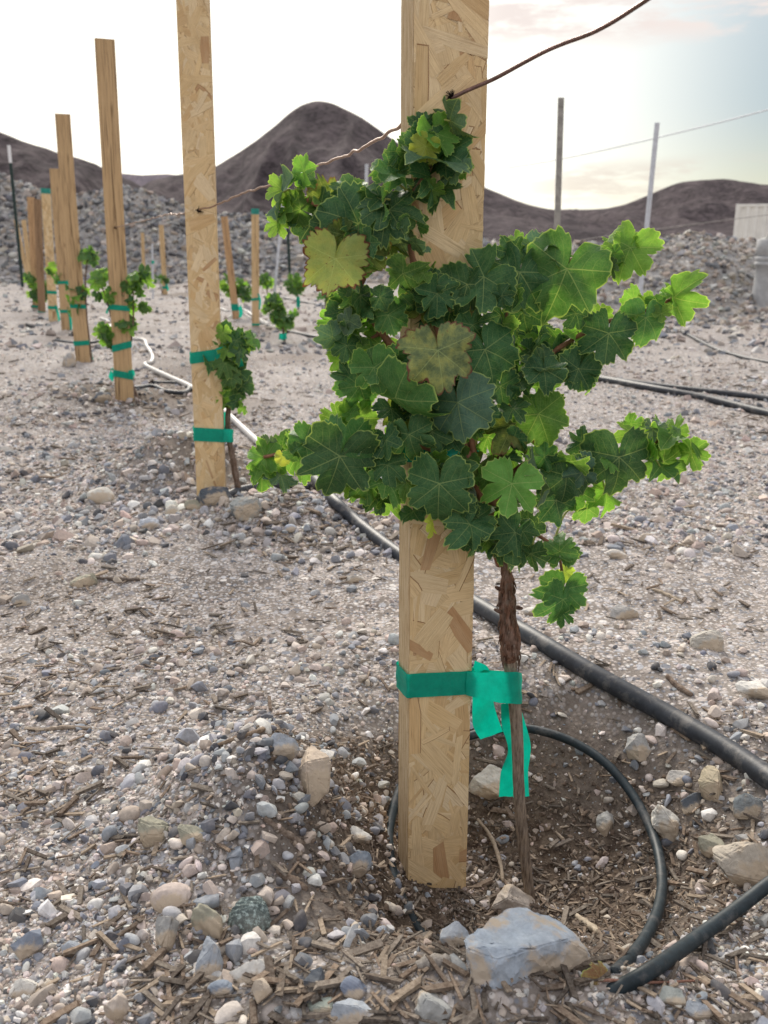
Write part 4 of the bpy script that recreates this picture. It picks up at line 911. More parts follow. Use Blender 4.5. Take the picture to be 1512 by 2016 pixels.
# ------------------------------------------------------------------ vine leaves
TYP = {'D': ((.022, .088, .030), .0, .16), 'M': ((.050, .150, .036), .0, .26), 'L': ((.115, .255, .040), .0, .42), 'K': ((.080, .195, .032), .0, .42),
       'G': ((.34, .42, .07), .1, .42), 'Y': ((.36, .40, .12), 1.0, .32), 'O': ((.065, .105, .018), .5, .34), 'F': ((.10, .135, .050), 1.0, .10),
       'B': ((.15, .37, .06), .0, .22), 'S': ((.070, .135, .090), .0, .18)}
class LeafMB:
    def __init__(s): s.v = []; s.f = []; s.c = []; s.l = []; s.uv = []; s.n = 0
    def leaf(s, J, t, n, Rr, typ, na=80, nr=7, seed=0, deep=None, bend=None):
        r_ = np.random.default_rng(seed)
        dp = deep if deep is not None else r_.uniform(.05, .85)
        def j(x): return x*r_.uniform(.93, 1.07)
        cp = [(0, 1.0), (13, j(.93)), (23, j(.84)), (30, j(.80)-.42*dp), (37, j(.86)), (48, j(.95)), (61, j(.91)), (74, j(.82)), (81, j(.76)-.44*dp), (89, j(.80)), (106, j(.88)), (126, j(.85)), (148, j(.78)), (163, j(.66)), (173, .40), (180, .06)]
        cp2 = [(a, c*r_.uniform(.9, 1.08) if 5 < a < 170 else c) for a, c in cp]
        # angular samples include the vein directions and sector limits
        ang = np.linspace(-180, 180, na+1); keys = [-106, -82, -48, -30, 0, 30, 48, 82, 106]
        for k in keys: ang[np.argmin(abs(ang-k))] = k
        aa = np.abs(ang); pa = np.array([p[0] for p in cp], float)
        def itp(a, c_):
            pv = np.array([p[1] for p in c_]); i = np.clip(np.searchsorted(pa, a, 'right')-1, 0, len(pa)-2)
            t_ = (a-pa[i])/(pa[i+1]-pa[i]); t_ = t_*t_*(3-2*t_)*.6+t_*.4; return pv[i]+(pv[i+1]-pv[i])*t_
        rad = np.where(ang < 0, itp(aa, cp), itp(aa, cp2))
        if na >= 60:
            nt = r_.integers(26, 34); ph = ang/360*nt+r_.random()+.25*np.sin(ang*.11+r_.random()*6)
            tooth = np.abs(np.sin(ph*math.pi))**.6-.6; rad = rad*(1+(.15+.05*np.sin(ph*1.7))*tooth*np.clip((178-aa)/20, 0, 1))*(1+.03*(r_.random(na+1)-.5))
        else: rad *= 1+.1*(np.arange(na+1) % 2-.5)
        rad[-1] = rad[0]
        cup = r_.uniform(-.25, .38); fold = r_.uniform(-.1, .42); curl = r_.uniform(-.1, .9); wav = r_.uniform(.05, .15); lf = r_.uniform(.02, .34); kf = r_.integers(3, 6); p0 = r_.random()*6; tw = r_.normal(0, .15)
        if bend is not None: curl, fold = bend; lf *= .4; wav *= .6
        side = np.cross(t, n)
        fr_ = (np.arange(nr+1)/nr)**.9; V = np.zeros((nr+1, na+1, 3)); RD = np.zeros((nr+1, na+1)); L2 = np.zeros((nr+1, na+1, 2))
        A = np.radians(ang); vv_ = np.radians(np.where(aa < 30, 0, np.where(aa < 82, 48, 106))*np.sign(ang)); tp_ = np.abs(np.sin(A-vv_)); tp_ = np.where(aa > 132, np.sin(np.radians(26))*(1), tp_); o3 = r_.random()*50
        for i, f_ in enumerate(fr_):
            x = np.sin(A)*rad*f_; y = np.cos(A)*rad*f_; r2 = (rad*f_)**2
            z = -cup*r2-fold*np.abs(x)**1.3-curl*np.sign(y)*y*y*.6+wav*np.sin(kf*A+p0)*r2*2.2+wav*.6*np.sin(9*A+p0*2)*(f_**3)+tw*x*y+lf*tp_*rad*f_+.030*fbm(x*4+o3, y*4+o3, 3, seed % 97)
            yy_ = y*(1-.12*abs(curl)*y)
            V[i] = J[None]+Rr*.95*(x[:, None]*side[None]+yy_[:, None]*t[None]+z[:, None]*n[None]); RD[i] = f_; L2[i, :, 0] = x; L2[i, :, 1] = y
        ids = np.arange((nr+1)*(na+1)).reshape(nr+1, na+1)
        q = np.stack([ids[:-1, :-1], ids[1:, :-1], ids[1:, 1:], ids[:-1, 1:]], -1).reshape(-1, 4)
        # vein coordinates per corner: along and across the nearest main vein
        mid = (ang[:-1]+ang[1:])/2; vd = np.where(np.abs(mid) < 30, 0, np.where(np.abs(mid) < 82, 48, 106))*np.sign(mid)
        vd = np.radians(vd); vdq = np.tile(vd, nr)
        xy = L2.reshape(-1, 2)[q]
        s_ = xy[..., 0]*np.sin(vdq)[:, None]+xy[..., 1]*np.cos(vdq)[:, None]; t_ = xy[..., 0]*np.cos(vdq)[:, None]-xy[..., 1]*np.sin(vdq)[:, None]
        s.uv.append(np.stack([s_, t_], -1).reshape(-1, 2)); s.f.append(q+s.n); s.v.append(V.reshape(-1, 3)); s.n += ids.size
        col, age, tr = TYP[typ]; k = r_.uniform(.82, 1.2); cc = np.array(col)*k*np.array([r_.uniform(.85, 1.2), 1, r_.uniform(.8, 1.2)])
        s.c.append(np.tile(cc[None], (ids.size, 1))); s.l.append(np.stack([RD.ravel(), np.full(ids.size, age), np.full(ids.size, tr)], 1))
    def build(s, name, parent):
        v = np.vstack(s.v)-np.array(parent['_o'])[None]; q = np.vstack(s.f)
        o = npmesh(name, v, q, M_leaf, np.vstack(s.c)); me = o.data
        a = me.attributes.new('leaf', 'FLOAT_COLOR', 'POINT'); L = np.vstack(s.l)
        a.data.foreach_set('color', np.hstack([L, np.ones((len(L), 1))]).astype(np.float32).ravel())
        uv = np.vstack(s.uv)
        u = me.uv_layers.new(name='uv')
        if len(u.data) == len(uv): u.data.foreach_set('uv', uv.astype(np.float32).ravel())
        else: print('UV MISMATCH', name, len(u.data), len(uv))
        o.parent = parent; return o
def frame(alpha, roll=0.0, pitch=0.0):
    a = math.radians(alpha); t = Vector(RT*math.sin(a)+UP*math.cos(a)); n = Vector(-FW)
    q = Matrix.Rotation(math.radians(roll), 3, t); n = q@n; sd_ = t.cross(n)
    q = Matrix.Rotation(math.radians(pitch), 3, sd_); t = q@t; n = q@n
    return np.array(t), np.array(n)

# canes of the big vine: pixel path with distance Y
yv = yb
CN = [
 [(985, 1112, yv+.02), (962, 1030, yv+.0), (940, 950, yv-.03), (905, 860, yv-.05), (860, 775, yv-.05), (790, 705, yv-.04), (752, 655, yv-.03), (722, 610, yv-.02), (708, 570, yv-.02), (722, 510, yv-.03), (690, 440, yv-.02), (620, 400, yv), (560, 375, yv+.02)],
 [(940, 950, yv-.03), (915, 800, yv-.06), (862, 650, yv-.05), (815, 520, yv-.035), (800, 430, yv-.03), (806, 390, yv-.03), (835, 345, yv-.03), (832, 280, yv-.03)],
 [(962, 1030, yv), (985, 900, yv+.0), (1008, 770, yv), (992, 650, yv-.01), (1020, 545, yv-.01), (1110, 515, yv), (1185, 510, yv), (1242, 489, yv+.0)],
 [(1008, 770, yv), (1080, 700, yv+.01), (1180, 640, yv+.02), (1270, 612, yv+.02), (1328, 586, yv+.03)],
 [(962, 1000, yv), (1030, 915, yv), (1120, 905, yv), (1220, 885, yv+.01), (1280, 875, yv+.02), (1332, 850, yv+.02)],
 [(940, 950, yv-.03), (850, 885, yv-.06), (760, 868, yv-.05), (680, 872, yv-.04), (600, 882, yv-.02), (520, 900, yv)],
 [(962, 1030, yv), (1040, 1045, yv), (1095, 1085, yv), (1110, 1150, yv)],
 [(752, 655, yv-.03), (712, 672, yv-.01), (690, 640, yv), (700, 600, yv)],
]
vine = empty('grapevine', hit(1040, 1760), 'large leafy grapevine growing against the front strand board post', 'grapevine')
mbc = MB(); CP = []
rad0 = [(.0060, .0030), (.0045, .0022), (.0048, .0024), (.0036, .0018), (.0040, .0018), (.0042, .0020), (.003, .0016), (.0022, .0016)]
for c, (ra, rb_) in zip(CN, rad0):
    C = crom([at(p[0], p[1], max(p[2], yv-.022)) for p in c], 10); tt = np.linspace(0, 1, len(C)); rr = ra+(rb_-ra)*tt
    rr = rr*(1+.28*np.exp(-((tt*len(c)*1.6) % 1-.5)**2*60)); tube(mbc, C, rr, 8, rough=.05); CP.append(C)
mbc.build('cane', M_cane, vine); CPA = np.vstack(CP)
# trunk
tp = [(1050, 1800, yb+.02), (1043, 1760, yb+.02), (1030, 1660, yb+.018), (1022, 1560, yb+.015), (1018, 1450, yb+.01), (1012, 1380, yb+.01), (1006, 1318, yb+.01), (1003, 1300, yb+.01), (1003, 1285, yb+.01), (1004, 1262, yb+.01), (1000, 1220, yb+.01), (998, 1190, yb+.012), (997, 1165, yb+.015), (999, 1140, yb+.015), (992, 1115, yb+.02), (980, 1090, yb+.02)]
tr_ = [13, 14.5, 15, 15.5, 16, 17, 17.5, 18, 24, 24.5, 20, 21, 18.5, 15, 10, 8.5]
C = crom([at(*p) for p in tp], 14); rr = np.interp(np.linspace(0, 1, len(C)), np.linspace(0, 1, len(tr_)), tr_)*1.3/F*.76; rr[:98] *= .95
mb = MB(); k0 = 7*14
def trunk(mb, C, rr, seg, c, amp, fr=9):
    T = np.gradient(C, axis=0); T /= np.linalg.norm(T, axis=1)[:, None]; V = []
    for i in range(len(C)):
        N = np.cross(T[i], [0, 1, 0.1]); N /= np.linalg.norm(N); B_ = np.cross(T[i], N)
        for k in range(seg):
            ph = 2*math.pi*k/seg
            q = rr[i]*(1+amp*(float(vn(k*.55+.01, i*.11, 5)*.6+vn(k*1.2, i*.35, 8)*.4)-.5)*2)
            V.append(C[i]+q*(math.cos(ph)*N+math.sin(ph)*B_))
    mb.add(V, [[i*seg+k, i*seg+(k+1) % seg, (i+1)*seg+(k+1) % seg, (i+1)*seg+k] for i in range(len(C)-1) for k in range(seg)], 0, c)
trunk(mb, C[:k0+2], rr[:k0+2], 28, (.36, .28, .205), .16); mb.build('rootstock', M_bark, vine)
mb = MB(); trunk(mb, C[k0:], rr[k0:], 32, (.26, .13, .08), .30)
for k in range(46):                     # loose bark strips and stubs
    i = rng.integers(k0+6, len(C)-30); ph = rng.uniform(-.2, math.pi+.2); d_ = np.array([math.cos(ph), -abs(math.sin(ph)), 0]); l = rng.uniform(.006, .020)
    A_ = C[i]+d_*rr[i]*1.0; tube(mb, crom([A_, A_+np.array([0, 0, -l*.5])+d_*.0022, A_+np.array([0, 0, -l])+d_*rng.uniform(.0, .004)], 4), np.linspace(.0016, .0005, 9), 5, c=(.20, .12, .08))
for (a, c_, e, g_) in ((1018, 1196, 1028, 1198), (984, 1160, 976, 1156), (986, 1205, 974, 1200)):
    A_ = at(a, c_, yb+.0); B_ = at(e, g_, yb-.005); tube(mb, [A_, (A_+B_)/2, B_], [.003, .0028, .002], 7, c=(.18, .09, .06))
mb.build('trunk', M_bark, vine)
# (jx, jy, R px, tip angle, type, dY, roll, pitch, deepness or None)
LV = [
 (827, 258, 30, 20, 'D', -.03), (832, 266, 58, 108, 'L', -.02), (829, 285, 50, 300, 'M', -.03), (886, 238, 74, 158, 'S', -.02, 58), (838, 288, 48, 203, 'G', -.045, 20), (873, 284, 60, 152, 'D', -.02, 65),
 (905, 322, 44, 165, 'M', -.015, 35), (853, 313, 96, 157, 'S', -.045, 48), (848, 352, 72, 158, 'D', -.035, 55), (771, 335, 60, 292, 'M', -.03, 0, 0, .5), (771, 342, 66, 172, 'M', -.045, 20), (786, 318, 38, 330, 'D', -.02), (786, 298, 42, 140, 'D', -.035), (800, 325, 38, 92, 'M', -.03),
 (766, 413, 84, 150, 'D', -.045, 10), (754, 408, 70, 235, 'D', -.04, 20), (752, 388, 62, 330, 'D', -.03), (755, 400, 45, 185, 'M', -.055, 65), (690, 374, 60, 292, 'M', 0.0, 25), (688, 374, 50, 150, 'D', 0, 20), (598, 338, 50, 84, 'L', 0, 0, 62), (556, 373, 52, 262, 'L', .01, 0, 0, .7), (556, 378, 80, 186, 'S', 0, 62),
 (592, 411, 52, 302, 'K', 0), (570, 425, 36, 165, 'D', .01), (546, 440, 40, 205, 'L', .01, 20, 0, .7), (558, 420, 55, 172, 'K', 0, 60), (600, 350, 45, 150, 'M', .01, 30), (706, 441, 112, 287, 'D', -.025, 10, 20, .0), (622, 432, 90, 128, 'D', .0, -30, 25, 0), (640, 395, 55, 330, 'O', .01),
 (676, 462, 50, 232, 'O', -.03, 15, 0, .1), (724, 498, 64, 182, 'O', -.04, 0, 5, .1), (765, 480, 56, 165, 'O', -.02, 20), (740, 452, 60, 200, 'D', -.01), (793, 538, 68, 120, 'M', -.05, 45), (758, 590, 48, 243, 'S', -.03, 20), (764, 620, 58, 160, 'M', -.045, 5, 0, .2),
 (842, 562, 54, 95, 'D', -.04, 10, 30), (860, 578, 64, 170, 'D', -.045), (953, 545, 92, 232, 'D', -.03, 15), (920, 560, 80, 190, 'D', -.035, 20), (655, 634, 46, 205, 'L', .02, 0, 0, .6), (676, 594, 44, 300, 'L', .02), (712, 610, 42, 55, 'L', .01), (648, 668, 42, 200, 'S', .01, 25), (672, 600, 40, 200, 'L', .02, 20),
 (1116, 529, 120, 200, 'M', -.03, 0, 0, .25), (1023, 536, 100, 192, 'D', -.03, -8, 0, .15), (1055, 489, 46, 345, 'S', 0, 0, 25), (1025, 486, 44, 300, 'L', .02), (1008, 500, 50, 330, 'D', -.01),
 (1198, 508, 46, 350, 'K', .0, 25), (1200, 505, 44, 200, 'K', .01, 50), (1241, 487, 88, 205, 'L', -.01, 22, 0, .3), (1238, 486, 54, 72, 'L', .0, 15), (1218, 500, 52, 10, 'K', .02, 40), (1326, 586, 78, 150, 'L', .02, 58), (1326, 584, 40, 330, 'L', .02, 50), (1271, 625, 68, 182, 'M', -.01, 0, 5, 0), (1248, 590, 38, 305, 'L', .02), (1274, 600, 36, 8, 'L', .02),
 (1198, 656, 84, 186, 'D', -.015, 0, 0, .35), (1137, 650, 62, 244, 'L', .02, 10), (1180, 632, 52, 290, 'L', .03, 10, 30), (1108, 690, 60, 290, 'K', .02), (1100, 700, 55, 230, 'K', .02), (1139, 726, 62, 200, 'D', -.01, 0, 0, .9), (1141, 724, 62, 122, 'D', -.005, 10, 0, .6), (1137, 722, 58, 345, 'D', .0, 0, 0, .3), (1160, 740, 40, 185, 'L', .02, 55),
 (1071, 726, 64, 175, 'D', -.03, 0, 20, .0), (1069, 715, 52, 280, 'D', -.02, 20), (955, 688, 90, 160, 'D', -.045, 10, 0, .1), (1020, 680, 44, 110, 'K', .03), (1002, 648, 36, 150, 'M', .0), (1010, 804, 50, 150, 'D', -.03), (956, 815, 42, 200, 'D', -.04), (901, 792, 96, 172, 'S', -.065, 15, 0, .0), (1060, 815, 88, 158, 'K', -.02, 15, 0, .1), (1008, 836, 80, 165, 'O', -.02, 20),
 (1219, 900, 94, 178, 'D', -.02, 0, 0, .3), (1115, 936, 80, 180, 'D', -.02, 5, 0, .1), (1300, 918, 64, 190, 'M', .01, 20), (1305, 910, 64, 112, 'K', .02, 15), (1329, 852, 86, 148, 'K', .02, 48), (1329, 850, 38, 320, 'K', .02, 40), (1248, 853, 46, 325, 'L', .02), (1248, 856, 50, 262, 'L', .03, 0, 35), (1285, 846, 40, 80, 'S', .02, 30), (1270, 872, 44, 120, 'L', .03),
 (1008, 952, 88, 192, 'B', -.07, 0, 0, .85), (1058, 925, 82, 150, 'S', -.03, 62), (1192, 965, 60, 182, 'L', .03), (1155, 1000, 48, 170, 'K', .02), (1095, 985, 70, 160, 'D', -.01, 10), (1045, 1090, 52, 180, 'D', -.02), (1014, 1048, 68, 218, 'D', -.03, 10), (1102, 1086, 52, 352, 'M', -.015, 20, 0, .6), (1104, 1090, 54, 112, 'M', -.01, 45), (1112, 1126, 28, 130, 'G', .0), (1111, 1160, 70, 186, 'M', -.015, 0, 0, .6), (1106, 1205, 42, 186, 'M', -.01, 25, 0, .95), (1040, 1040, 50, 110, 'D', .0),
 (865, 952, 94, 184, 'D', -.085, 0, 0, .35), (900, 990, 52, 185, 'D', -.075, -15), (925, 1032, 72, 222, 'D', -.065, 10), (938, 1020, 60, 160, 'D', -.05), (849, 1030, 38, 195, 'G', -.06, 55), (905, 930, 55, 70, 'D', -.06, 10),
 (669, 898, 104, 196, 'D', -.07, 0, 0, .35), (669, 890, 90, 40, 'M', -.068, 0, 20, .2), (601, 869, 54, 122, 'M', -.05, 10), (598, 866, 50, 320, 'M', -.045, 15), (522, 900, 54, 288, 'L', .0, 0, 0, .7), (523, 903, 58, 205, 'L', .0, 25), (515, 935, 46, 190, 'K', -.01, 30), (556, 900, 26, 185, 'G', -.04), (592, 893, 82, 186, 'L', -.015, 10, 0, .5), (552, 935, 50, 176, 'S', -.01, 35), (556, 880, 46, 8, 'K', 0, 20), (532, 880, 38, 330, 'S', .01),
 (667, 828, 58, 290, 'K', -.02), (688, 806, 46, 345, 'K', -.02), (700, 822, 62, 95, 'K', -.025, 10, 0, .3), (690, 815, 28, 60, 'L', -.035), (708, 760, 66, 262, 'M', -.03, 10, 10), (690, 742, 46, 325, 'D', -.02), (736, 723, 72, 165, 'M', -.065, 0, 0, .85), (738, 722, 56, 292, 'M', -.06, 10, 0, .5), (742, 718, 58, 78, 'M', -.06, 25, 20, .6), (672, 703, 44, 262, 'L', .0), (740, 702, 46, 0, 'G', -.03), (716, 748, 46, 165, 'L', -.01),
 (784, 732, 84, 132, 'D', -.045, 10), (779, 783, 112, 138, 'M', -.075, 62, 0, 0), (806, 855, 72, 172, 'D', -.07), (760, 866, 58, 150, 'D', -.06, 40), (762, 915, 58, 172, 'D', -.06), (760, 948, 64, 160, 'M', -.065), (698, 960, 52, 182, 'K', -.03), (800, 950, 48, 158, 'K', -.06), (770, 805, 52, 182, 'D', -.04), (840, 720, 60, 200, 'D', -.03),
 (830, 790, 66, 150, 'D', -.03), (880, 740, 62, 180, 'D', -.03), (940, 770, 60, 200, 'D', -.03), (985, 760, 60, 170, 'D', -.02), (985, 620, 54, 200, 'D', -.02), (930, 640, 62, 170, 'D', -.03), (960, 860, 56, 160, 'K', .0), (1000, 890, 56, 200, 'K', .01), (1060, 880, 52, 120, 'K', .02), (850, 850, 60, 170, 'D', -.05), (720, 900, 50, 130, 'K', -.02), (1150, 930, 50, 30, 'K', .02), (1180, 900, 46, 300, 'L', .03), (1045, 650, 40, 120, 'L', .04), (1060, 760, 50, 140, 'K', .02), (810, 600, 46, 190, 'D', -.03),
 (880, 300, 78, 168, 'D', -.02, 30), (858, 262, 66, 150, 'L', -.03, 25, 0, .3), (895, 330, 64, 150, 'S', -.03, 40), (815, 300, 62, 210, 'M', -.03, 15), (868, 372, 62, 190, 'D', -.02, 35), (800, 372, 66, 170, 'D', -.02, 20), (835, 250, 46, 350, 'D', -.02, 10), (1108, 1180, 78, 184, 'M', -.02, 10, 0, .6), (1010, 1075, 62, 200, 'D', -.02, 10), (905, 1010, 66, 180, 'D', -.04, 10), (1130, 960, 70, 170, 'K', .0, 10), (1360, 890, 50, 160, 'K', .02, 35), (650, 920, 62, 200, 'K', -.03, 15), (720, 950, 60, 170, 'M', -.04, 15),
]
LM = LeafMB(); st = []
def addleaf(LM, st, jx, jy, Rp, al, ty, dY, roll=None, pitch=None, deep=None, k=0):
    Yp = yb+dY; J = at(jx, jy, Yp); d = depth(J)
    rl = rng.normal(0, 26) if roll is None else (roll*1.2 if roll > 40 else roll)*(1 if rng.random() < .5 else -1)+rng.normal(0, 7); pt = rng.normal(12, 24) if pitch is None else pitch
    t, n = frame(al, rl, pt)
    LM.leaf(J, t, n, Rp*d/F*(.88 if Rp > 88 else .82), ty, seed=1000+k*7, deep=deep)
    i = np.argmin(np.linalg.norm(CPA-J, axis=1)); Q = CPA[i]; D_ = np.linalg.norm(Q-J)
    if D_ < .13:
        m_ = (Q+J)/2-n*.15*D_+np.array([0, 0, .1*D_])-t*.15*D_; m3 = MB(); tube(m3, crom([J-n*.0006, m_, Q], 5), np.linspace(.0010, .0016, 11), 6); st.append((D_, m3))
for k, L in enumerate(LV): addleaf(LM, st, *L, k=k)
for k in range(34):          # inner leaves that fill the body of the vine behind the front ones
    jx, jy = rng.normal(880, 110), rng.uniform(590, 1010)
    if jx > 1100 or jx < 730: continue
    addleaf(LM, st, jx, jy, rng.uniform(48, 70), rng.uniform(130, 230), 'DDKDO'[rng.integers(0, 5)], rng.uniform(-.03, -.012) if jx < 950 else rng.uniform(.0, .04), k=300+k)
for k in range(150):         # small and turned leaves along the shoots
    Q = CPA[rng.integers(0, len(CPA))]; q = Q-np.array([0, 0, H]); jx = 756+F*np.dot(q, RT)/np.dot(q, FW); jy = 1008-F*np.dot(q, UP)/np.dot(q, FW)
    if jy > 1050: continue
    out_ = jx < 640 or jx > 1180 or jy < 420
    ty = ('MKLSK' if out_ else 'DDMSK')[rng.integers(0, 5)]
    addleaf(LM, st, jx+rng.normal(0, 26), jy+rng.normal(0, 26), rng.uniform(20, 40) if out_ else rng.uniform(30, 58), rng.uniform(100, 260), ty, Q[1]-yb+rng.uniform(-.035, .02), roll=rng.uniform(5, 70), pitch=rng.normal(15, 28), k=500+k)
LM.build('foliage', vine)
for D_, m3 in sorted(st[:98], key=lambda a: a[0]): m3.build('leaf_stalk', M_stem, vine)
def oneleaf(jx, jy, Rp, al, ty, dY, roll, pitch, deep, label, seed):
    J = at(jx, jy, yb+dY); L1 = LeafMB(); t, n = frame(al, roll, pitch); L1.leaf(J, t, n, Rp*depth(J)/F, ty, na=150, nr=12, seed=seed, deep=deep, bend=(.12, .05))
    o = L1.build('leaf', vine); o['label'] = label
oneleaf(660, 509, 84, 190, 'Y', -.055, 8, 6, .05, 'yellow leaf with brown dry edges', 71)
oneleaf(862, 690, 88, 172, 'F', -.095, -6, 4, .1, 'faded mottled leaf with a purple-brown edge', 72)

# ------------------------------------------------------------------ the smaller vines behind
def small_vine(base, Yd, trunkpts, clusters, lr, label, grp='young grapevines along the rows', seed=0, r0=.007):
    b0 = at(*base, Yd); root = empty('grapevine', b0, label, 'grapevine', grp); mb = MB()
    for tp_, ra in trunkpts:
        Q = crom([at(p[0], p[1], Yd+(p[2] if len(p) > 2 else 0)) for p in tp_], 6); tube(mb, Q, np.linspace(ra, ra*.55, len(Q)), 8, rough=.12, c=(.2, .13, .09))
    if trunkpts: mb.build('trunk', M_bark, root)
    LM = LeafMB(); r_ = np.random.default_rng(seed); k = 0
    for (cx_, cy_, rx, ry_, n) in clusters:
        for _ in range(max(2, int(n*.75))):
            a = r_.uniform(0, 6.28); q = r_.random()**.55; J = at(cx_+math.cos(a)*rx*q, cy_+math.sin(a)*ry_*q, Yd+r_.normal(0, .02)-.01)
            t, nn = frame(r_.normal(180, 50), r_.normal(0, 38), r_.normal(10, 28))
            LM.leaf(J, t, nn, lr*r_.uniform(.65, 1.15), 'DMMKLD'[r_.integers(0, 6)], na=36, nr=4, seed=seed*100+k); k += 1
    LM.build('foliage', root); return root
small_vine((468, 962), w2+.03, [([(470, 968), (458, 900), (449, 850), (450, 800), (456, 770), (452, 700)], .010)], [(440, 662, 12, 16, 10), (452, 700, 22, 26, 16), (480, 672, 16, 10, 6), (498, 664, 6, 4, 2), (425, 720, 12, 18, 5), (460, 745, 20, 34, 14), (474, 790, 10, 12, 5), (438, 780, 8, 14, 4)], .042, 'slim vine with hanging leaves on the right of the second post', seed=3)
small_vine((272, 790), y3+.02, [([(275, 800), (262, 760), (245, 715), (238, 690)], .008), ([(252, 700), (262, 640), (262, 570)], .006), ([(232, 690), (218, 620), (200, 560)], .005)], [(196, 545, 9, 16, 10), (206, 585, 14, 16, 10), (278, 545, 18, 14, 14), (262, 575, 14, 26, 16), (272, 608, 16, 14, 10), (212, 660, 18, 18, 18), (248, 635, 14, 14, 8), (225, 680, 16, 12, 8), (262, 645, 8, 8, 3)], .040, 'vine in clumps on both sides of the knotty lumber post', seed=4)
small_vine((176, 700), y4+.03, [([(182, 720), (172, 640), (168, 560), (172, 510)], .008)], [(172, 500, 10, 10, 10), (180, 512, 7, 6, 5), (148, 590, 10, 34, 14), (172, 575, 6, 16, 5)], .055, 'vine with one tuft beside the cracked lumber post', seed=5)
small_vine((140, 640), P5['base'][1]+.05, [([(140, 650), (132, 600), (126, 540)], .01)], [(120, 545, 12, 12, 8), (128, 600, 8, 12, 6), (98, 532, 10, 6, 5)], .06, 'sparse vine between the teal-tipped post and the next', seed=6)
small_vine((84, 610), P8['base'][1]-.1, [([(84, 614), (78, 580)], .01)], [(78, 572, 20, 20, 40), (60, 548, 7, 8, 7), (88, 586, 10, 10, 8)], .07, 'bushy round vine in front of the orange and brown stakes', seed=7)
small_vine((470, 625), P11['base'][1]+.06, [([(470, 632), (466, 590)], .012)], [(466, 568, 28, 16, 38), (446, 556, 10, 10, 8), (486, 572, 10, 18, 12)], .065, 'spreading vine across the reddish leaning stake', seed=8)
small_vine((558, 668), 8.0, [([(560, 672), (556, 640), (548, 620)], .012)], [(538, 596, 16, 14, 20), (552, 620, 22, 18, 34), (566, 636, 12, 10, 10), (520, 610, 7, 9, 5), (578, 618, 8, 6, 4)], .060, 'compact free-standing vine with a tied foot, mid row', seed=9)
small_vine((586, 600), 12, [([(587, 604), (586, 575)], .014)], [(586, 566, 14, 9, 16), (573, 552, 10, 10, 9), (584, 545, 6, 10, 6)], .075, 'small far vine with a hanging teal strip', seed=10)
small_vine((528, 590), 12, [([(530, 600), (524, 560)], .012)], [(520, 552, 10, 12, 12), (532, 560, 6, 8, 5)], .07, 'tuft of vine right behind the straight pale yellow stake', seed=14)
small_vine((318, 585), P13['base'][1], [([(322, 590), (316, 560)], .012)], [(312, 551, 18, 9, 18), (297, 547, 8, 6, 5)], .07, 'little vine across the thin pale stake', seed=11)
small_vine((640, 620), 9.5, [([(640, 630), (642, 590)], .012)], [(640, 580, 12, 10, 8)], .06, 'far vine half hidden behind the yellow leaf', seed=12)
# ties on the post-less vines
def looseband(px, py, wpx, hpx, Yd, label):
    mb = MB(); C0 = at(px, py, Yd); d = depth(C0); r = wpx*.5*d/F; hh = hpx*.5*d/F
    prs = [(C0+np.array([math.cos(a)*r, math.sin(a)*r, hh*(1+.1*math.sin(a*2))]), C0+np.array([math.cos(a)*r*1.1, math.sin(a)*r*1.1, -hh*(1+.25*math.sin(a*3))])) for a in np.linspace(0, 2*math.pi, 11)]
    ribbon(mb, prs, 3); tag(mb.build('tie_tape', M_tape, origin=C0), label, 'tie', 'green ties on the stakes')
looseband(557, 662, 15, 11, 8.0, 'teal tie at the foot of the compact free-standing vine')
looseband(587, 594, 7, 18, 12, 'teal strip hanging under the small far vine')
looseband(301, 516, 5, 6, 14, 'teal mark tied on the slender grey rod')

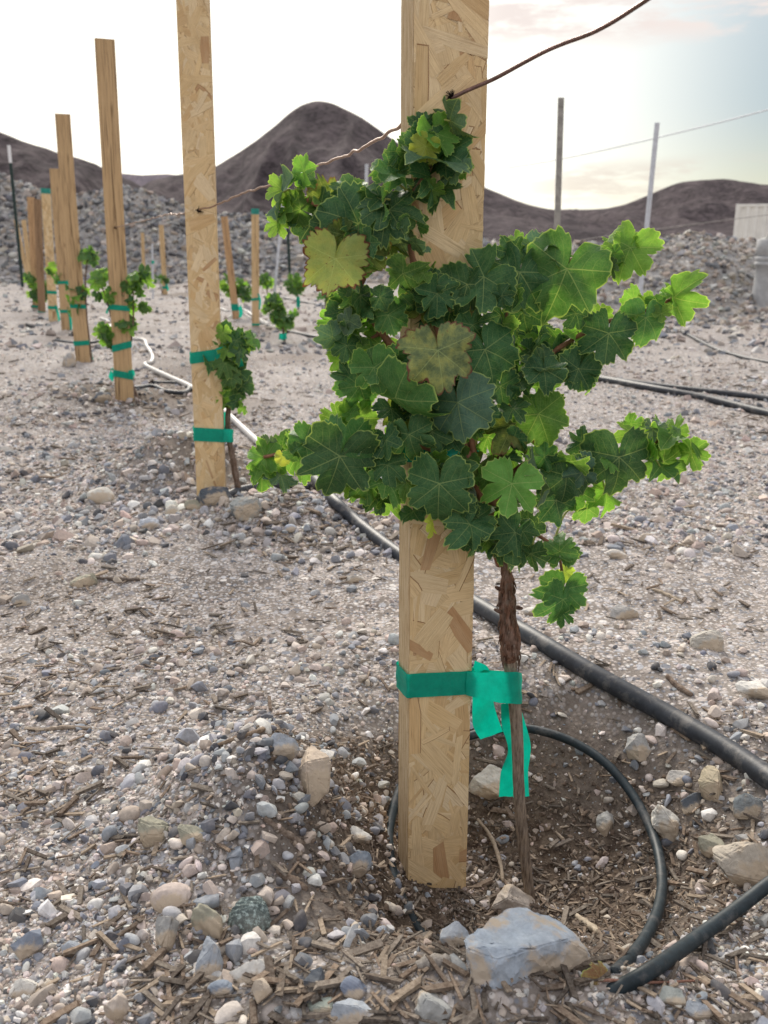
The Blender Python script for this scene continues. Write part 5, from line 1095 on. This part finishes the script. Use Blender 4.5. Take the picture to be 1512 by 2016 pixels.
# ------------------------------------------------------------------ loose wood and dry leaf
def stick(px, r, label, col, mat=None, lift=.003):
    P = np.array([hit(a, c, lift) for a, c in px]); C = crom(P, 8); mb = MB(); tt = np.linspace(0, 1, len(C))
    tube(mb, C, r*(.6+.4*np.sin(tt*math.pi))*(1+.12*np.sin(tt*23)), 7, c=col, rough=.15); tag(mb.build('stick', M_chip, origin=C[0]), label, 'stick')
stick([(188, 1138), (215, 1140), (245, 1141), (275, 1141)], .006, 'dark stick lying right of the tan blocky stone', (.10, .07, .055))
stick([(820, 1905), (850, 1898), (888, 1892)], .010, 'stubby grey stick in the dug hole below the front post', (.30, .27, .24))
stick([(940, 1612), (968, 1650), (985, 1700), (990, 1735)], .0035, 'curved pale root right of the front post foot', (.36, .28, .20), lift=.012)
stick([(1130, 1800), (1160, 1822), (1185, 1840)], .006, 'pale split stick right of the big blue rock', (.46, .38, .28))
stick([(520, 1610), (560, 1640), (600, 1662)], .005, 'brown splinter on the mound below the tan granite stone', (.16, .11, .08))
stick([(545, 1712), (570, 1730), (605, 1752)], .006, 'brown bark splinter left of the dug hole', (.17, .11, .075))
stick([(1312, 1330), (1335, 1352), (1362, 1368)], .006, 'brown twig lying on the gravel right of the hose', (.17, .11, .075))
stick([(420, 1470), (470, 1452), (520, 1436), (545, 1425)], .0035, 'long thin brown twig on the gravel left of the front post', (.24, .16, .10))
stick([(70, 1440), (100, 1436), (130, 1432), (180, 1434)], .004, 'flat brown splinter near the left edge', (.30, .23, .17))
stick([(1285, 1160), (1310, 1170), (1345, 1186)], .005, 'bleached twig on the gravel at mid right', (.45, .36, .26))
stick([(1140, 1934), (1200, 1930), (1290, 1934), (1380, 1930)], .0016, 'thin reddish stalk lying at the lower right', (.26, .10, .06), lift=.006)
Ld = LeafMB(); J = hit(1182, 1926, .006); TYP['R'] = ((.24, .10, .055), .2, .1)
dl = empty('dry_leaf', J, 'small brown dry leaf at the end of the reddish stalk', 'leaf'); t, n = frame(280, 20, 40)
Ld.leaf(J, t, n, .017, 'R', na=64, nr=6, seed=5, deep=.0); Ld.build('leaf_blade', dl)

for o in bpy.data.objects:
    for k in ('_o', '_p'):
        if k in o: del o[k]
print('objects', len(bpy.data.objects), 'polys', sum(len(o.data.polygons) for o in bpy.data.objects if o.type == 'MESH'))
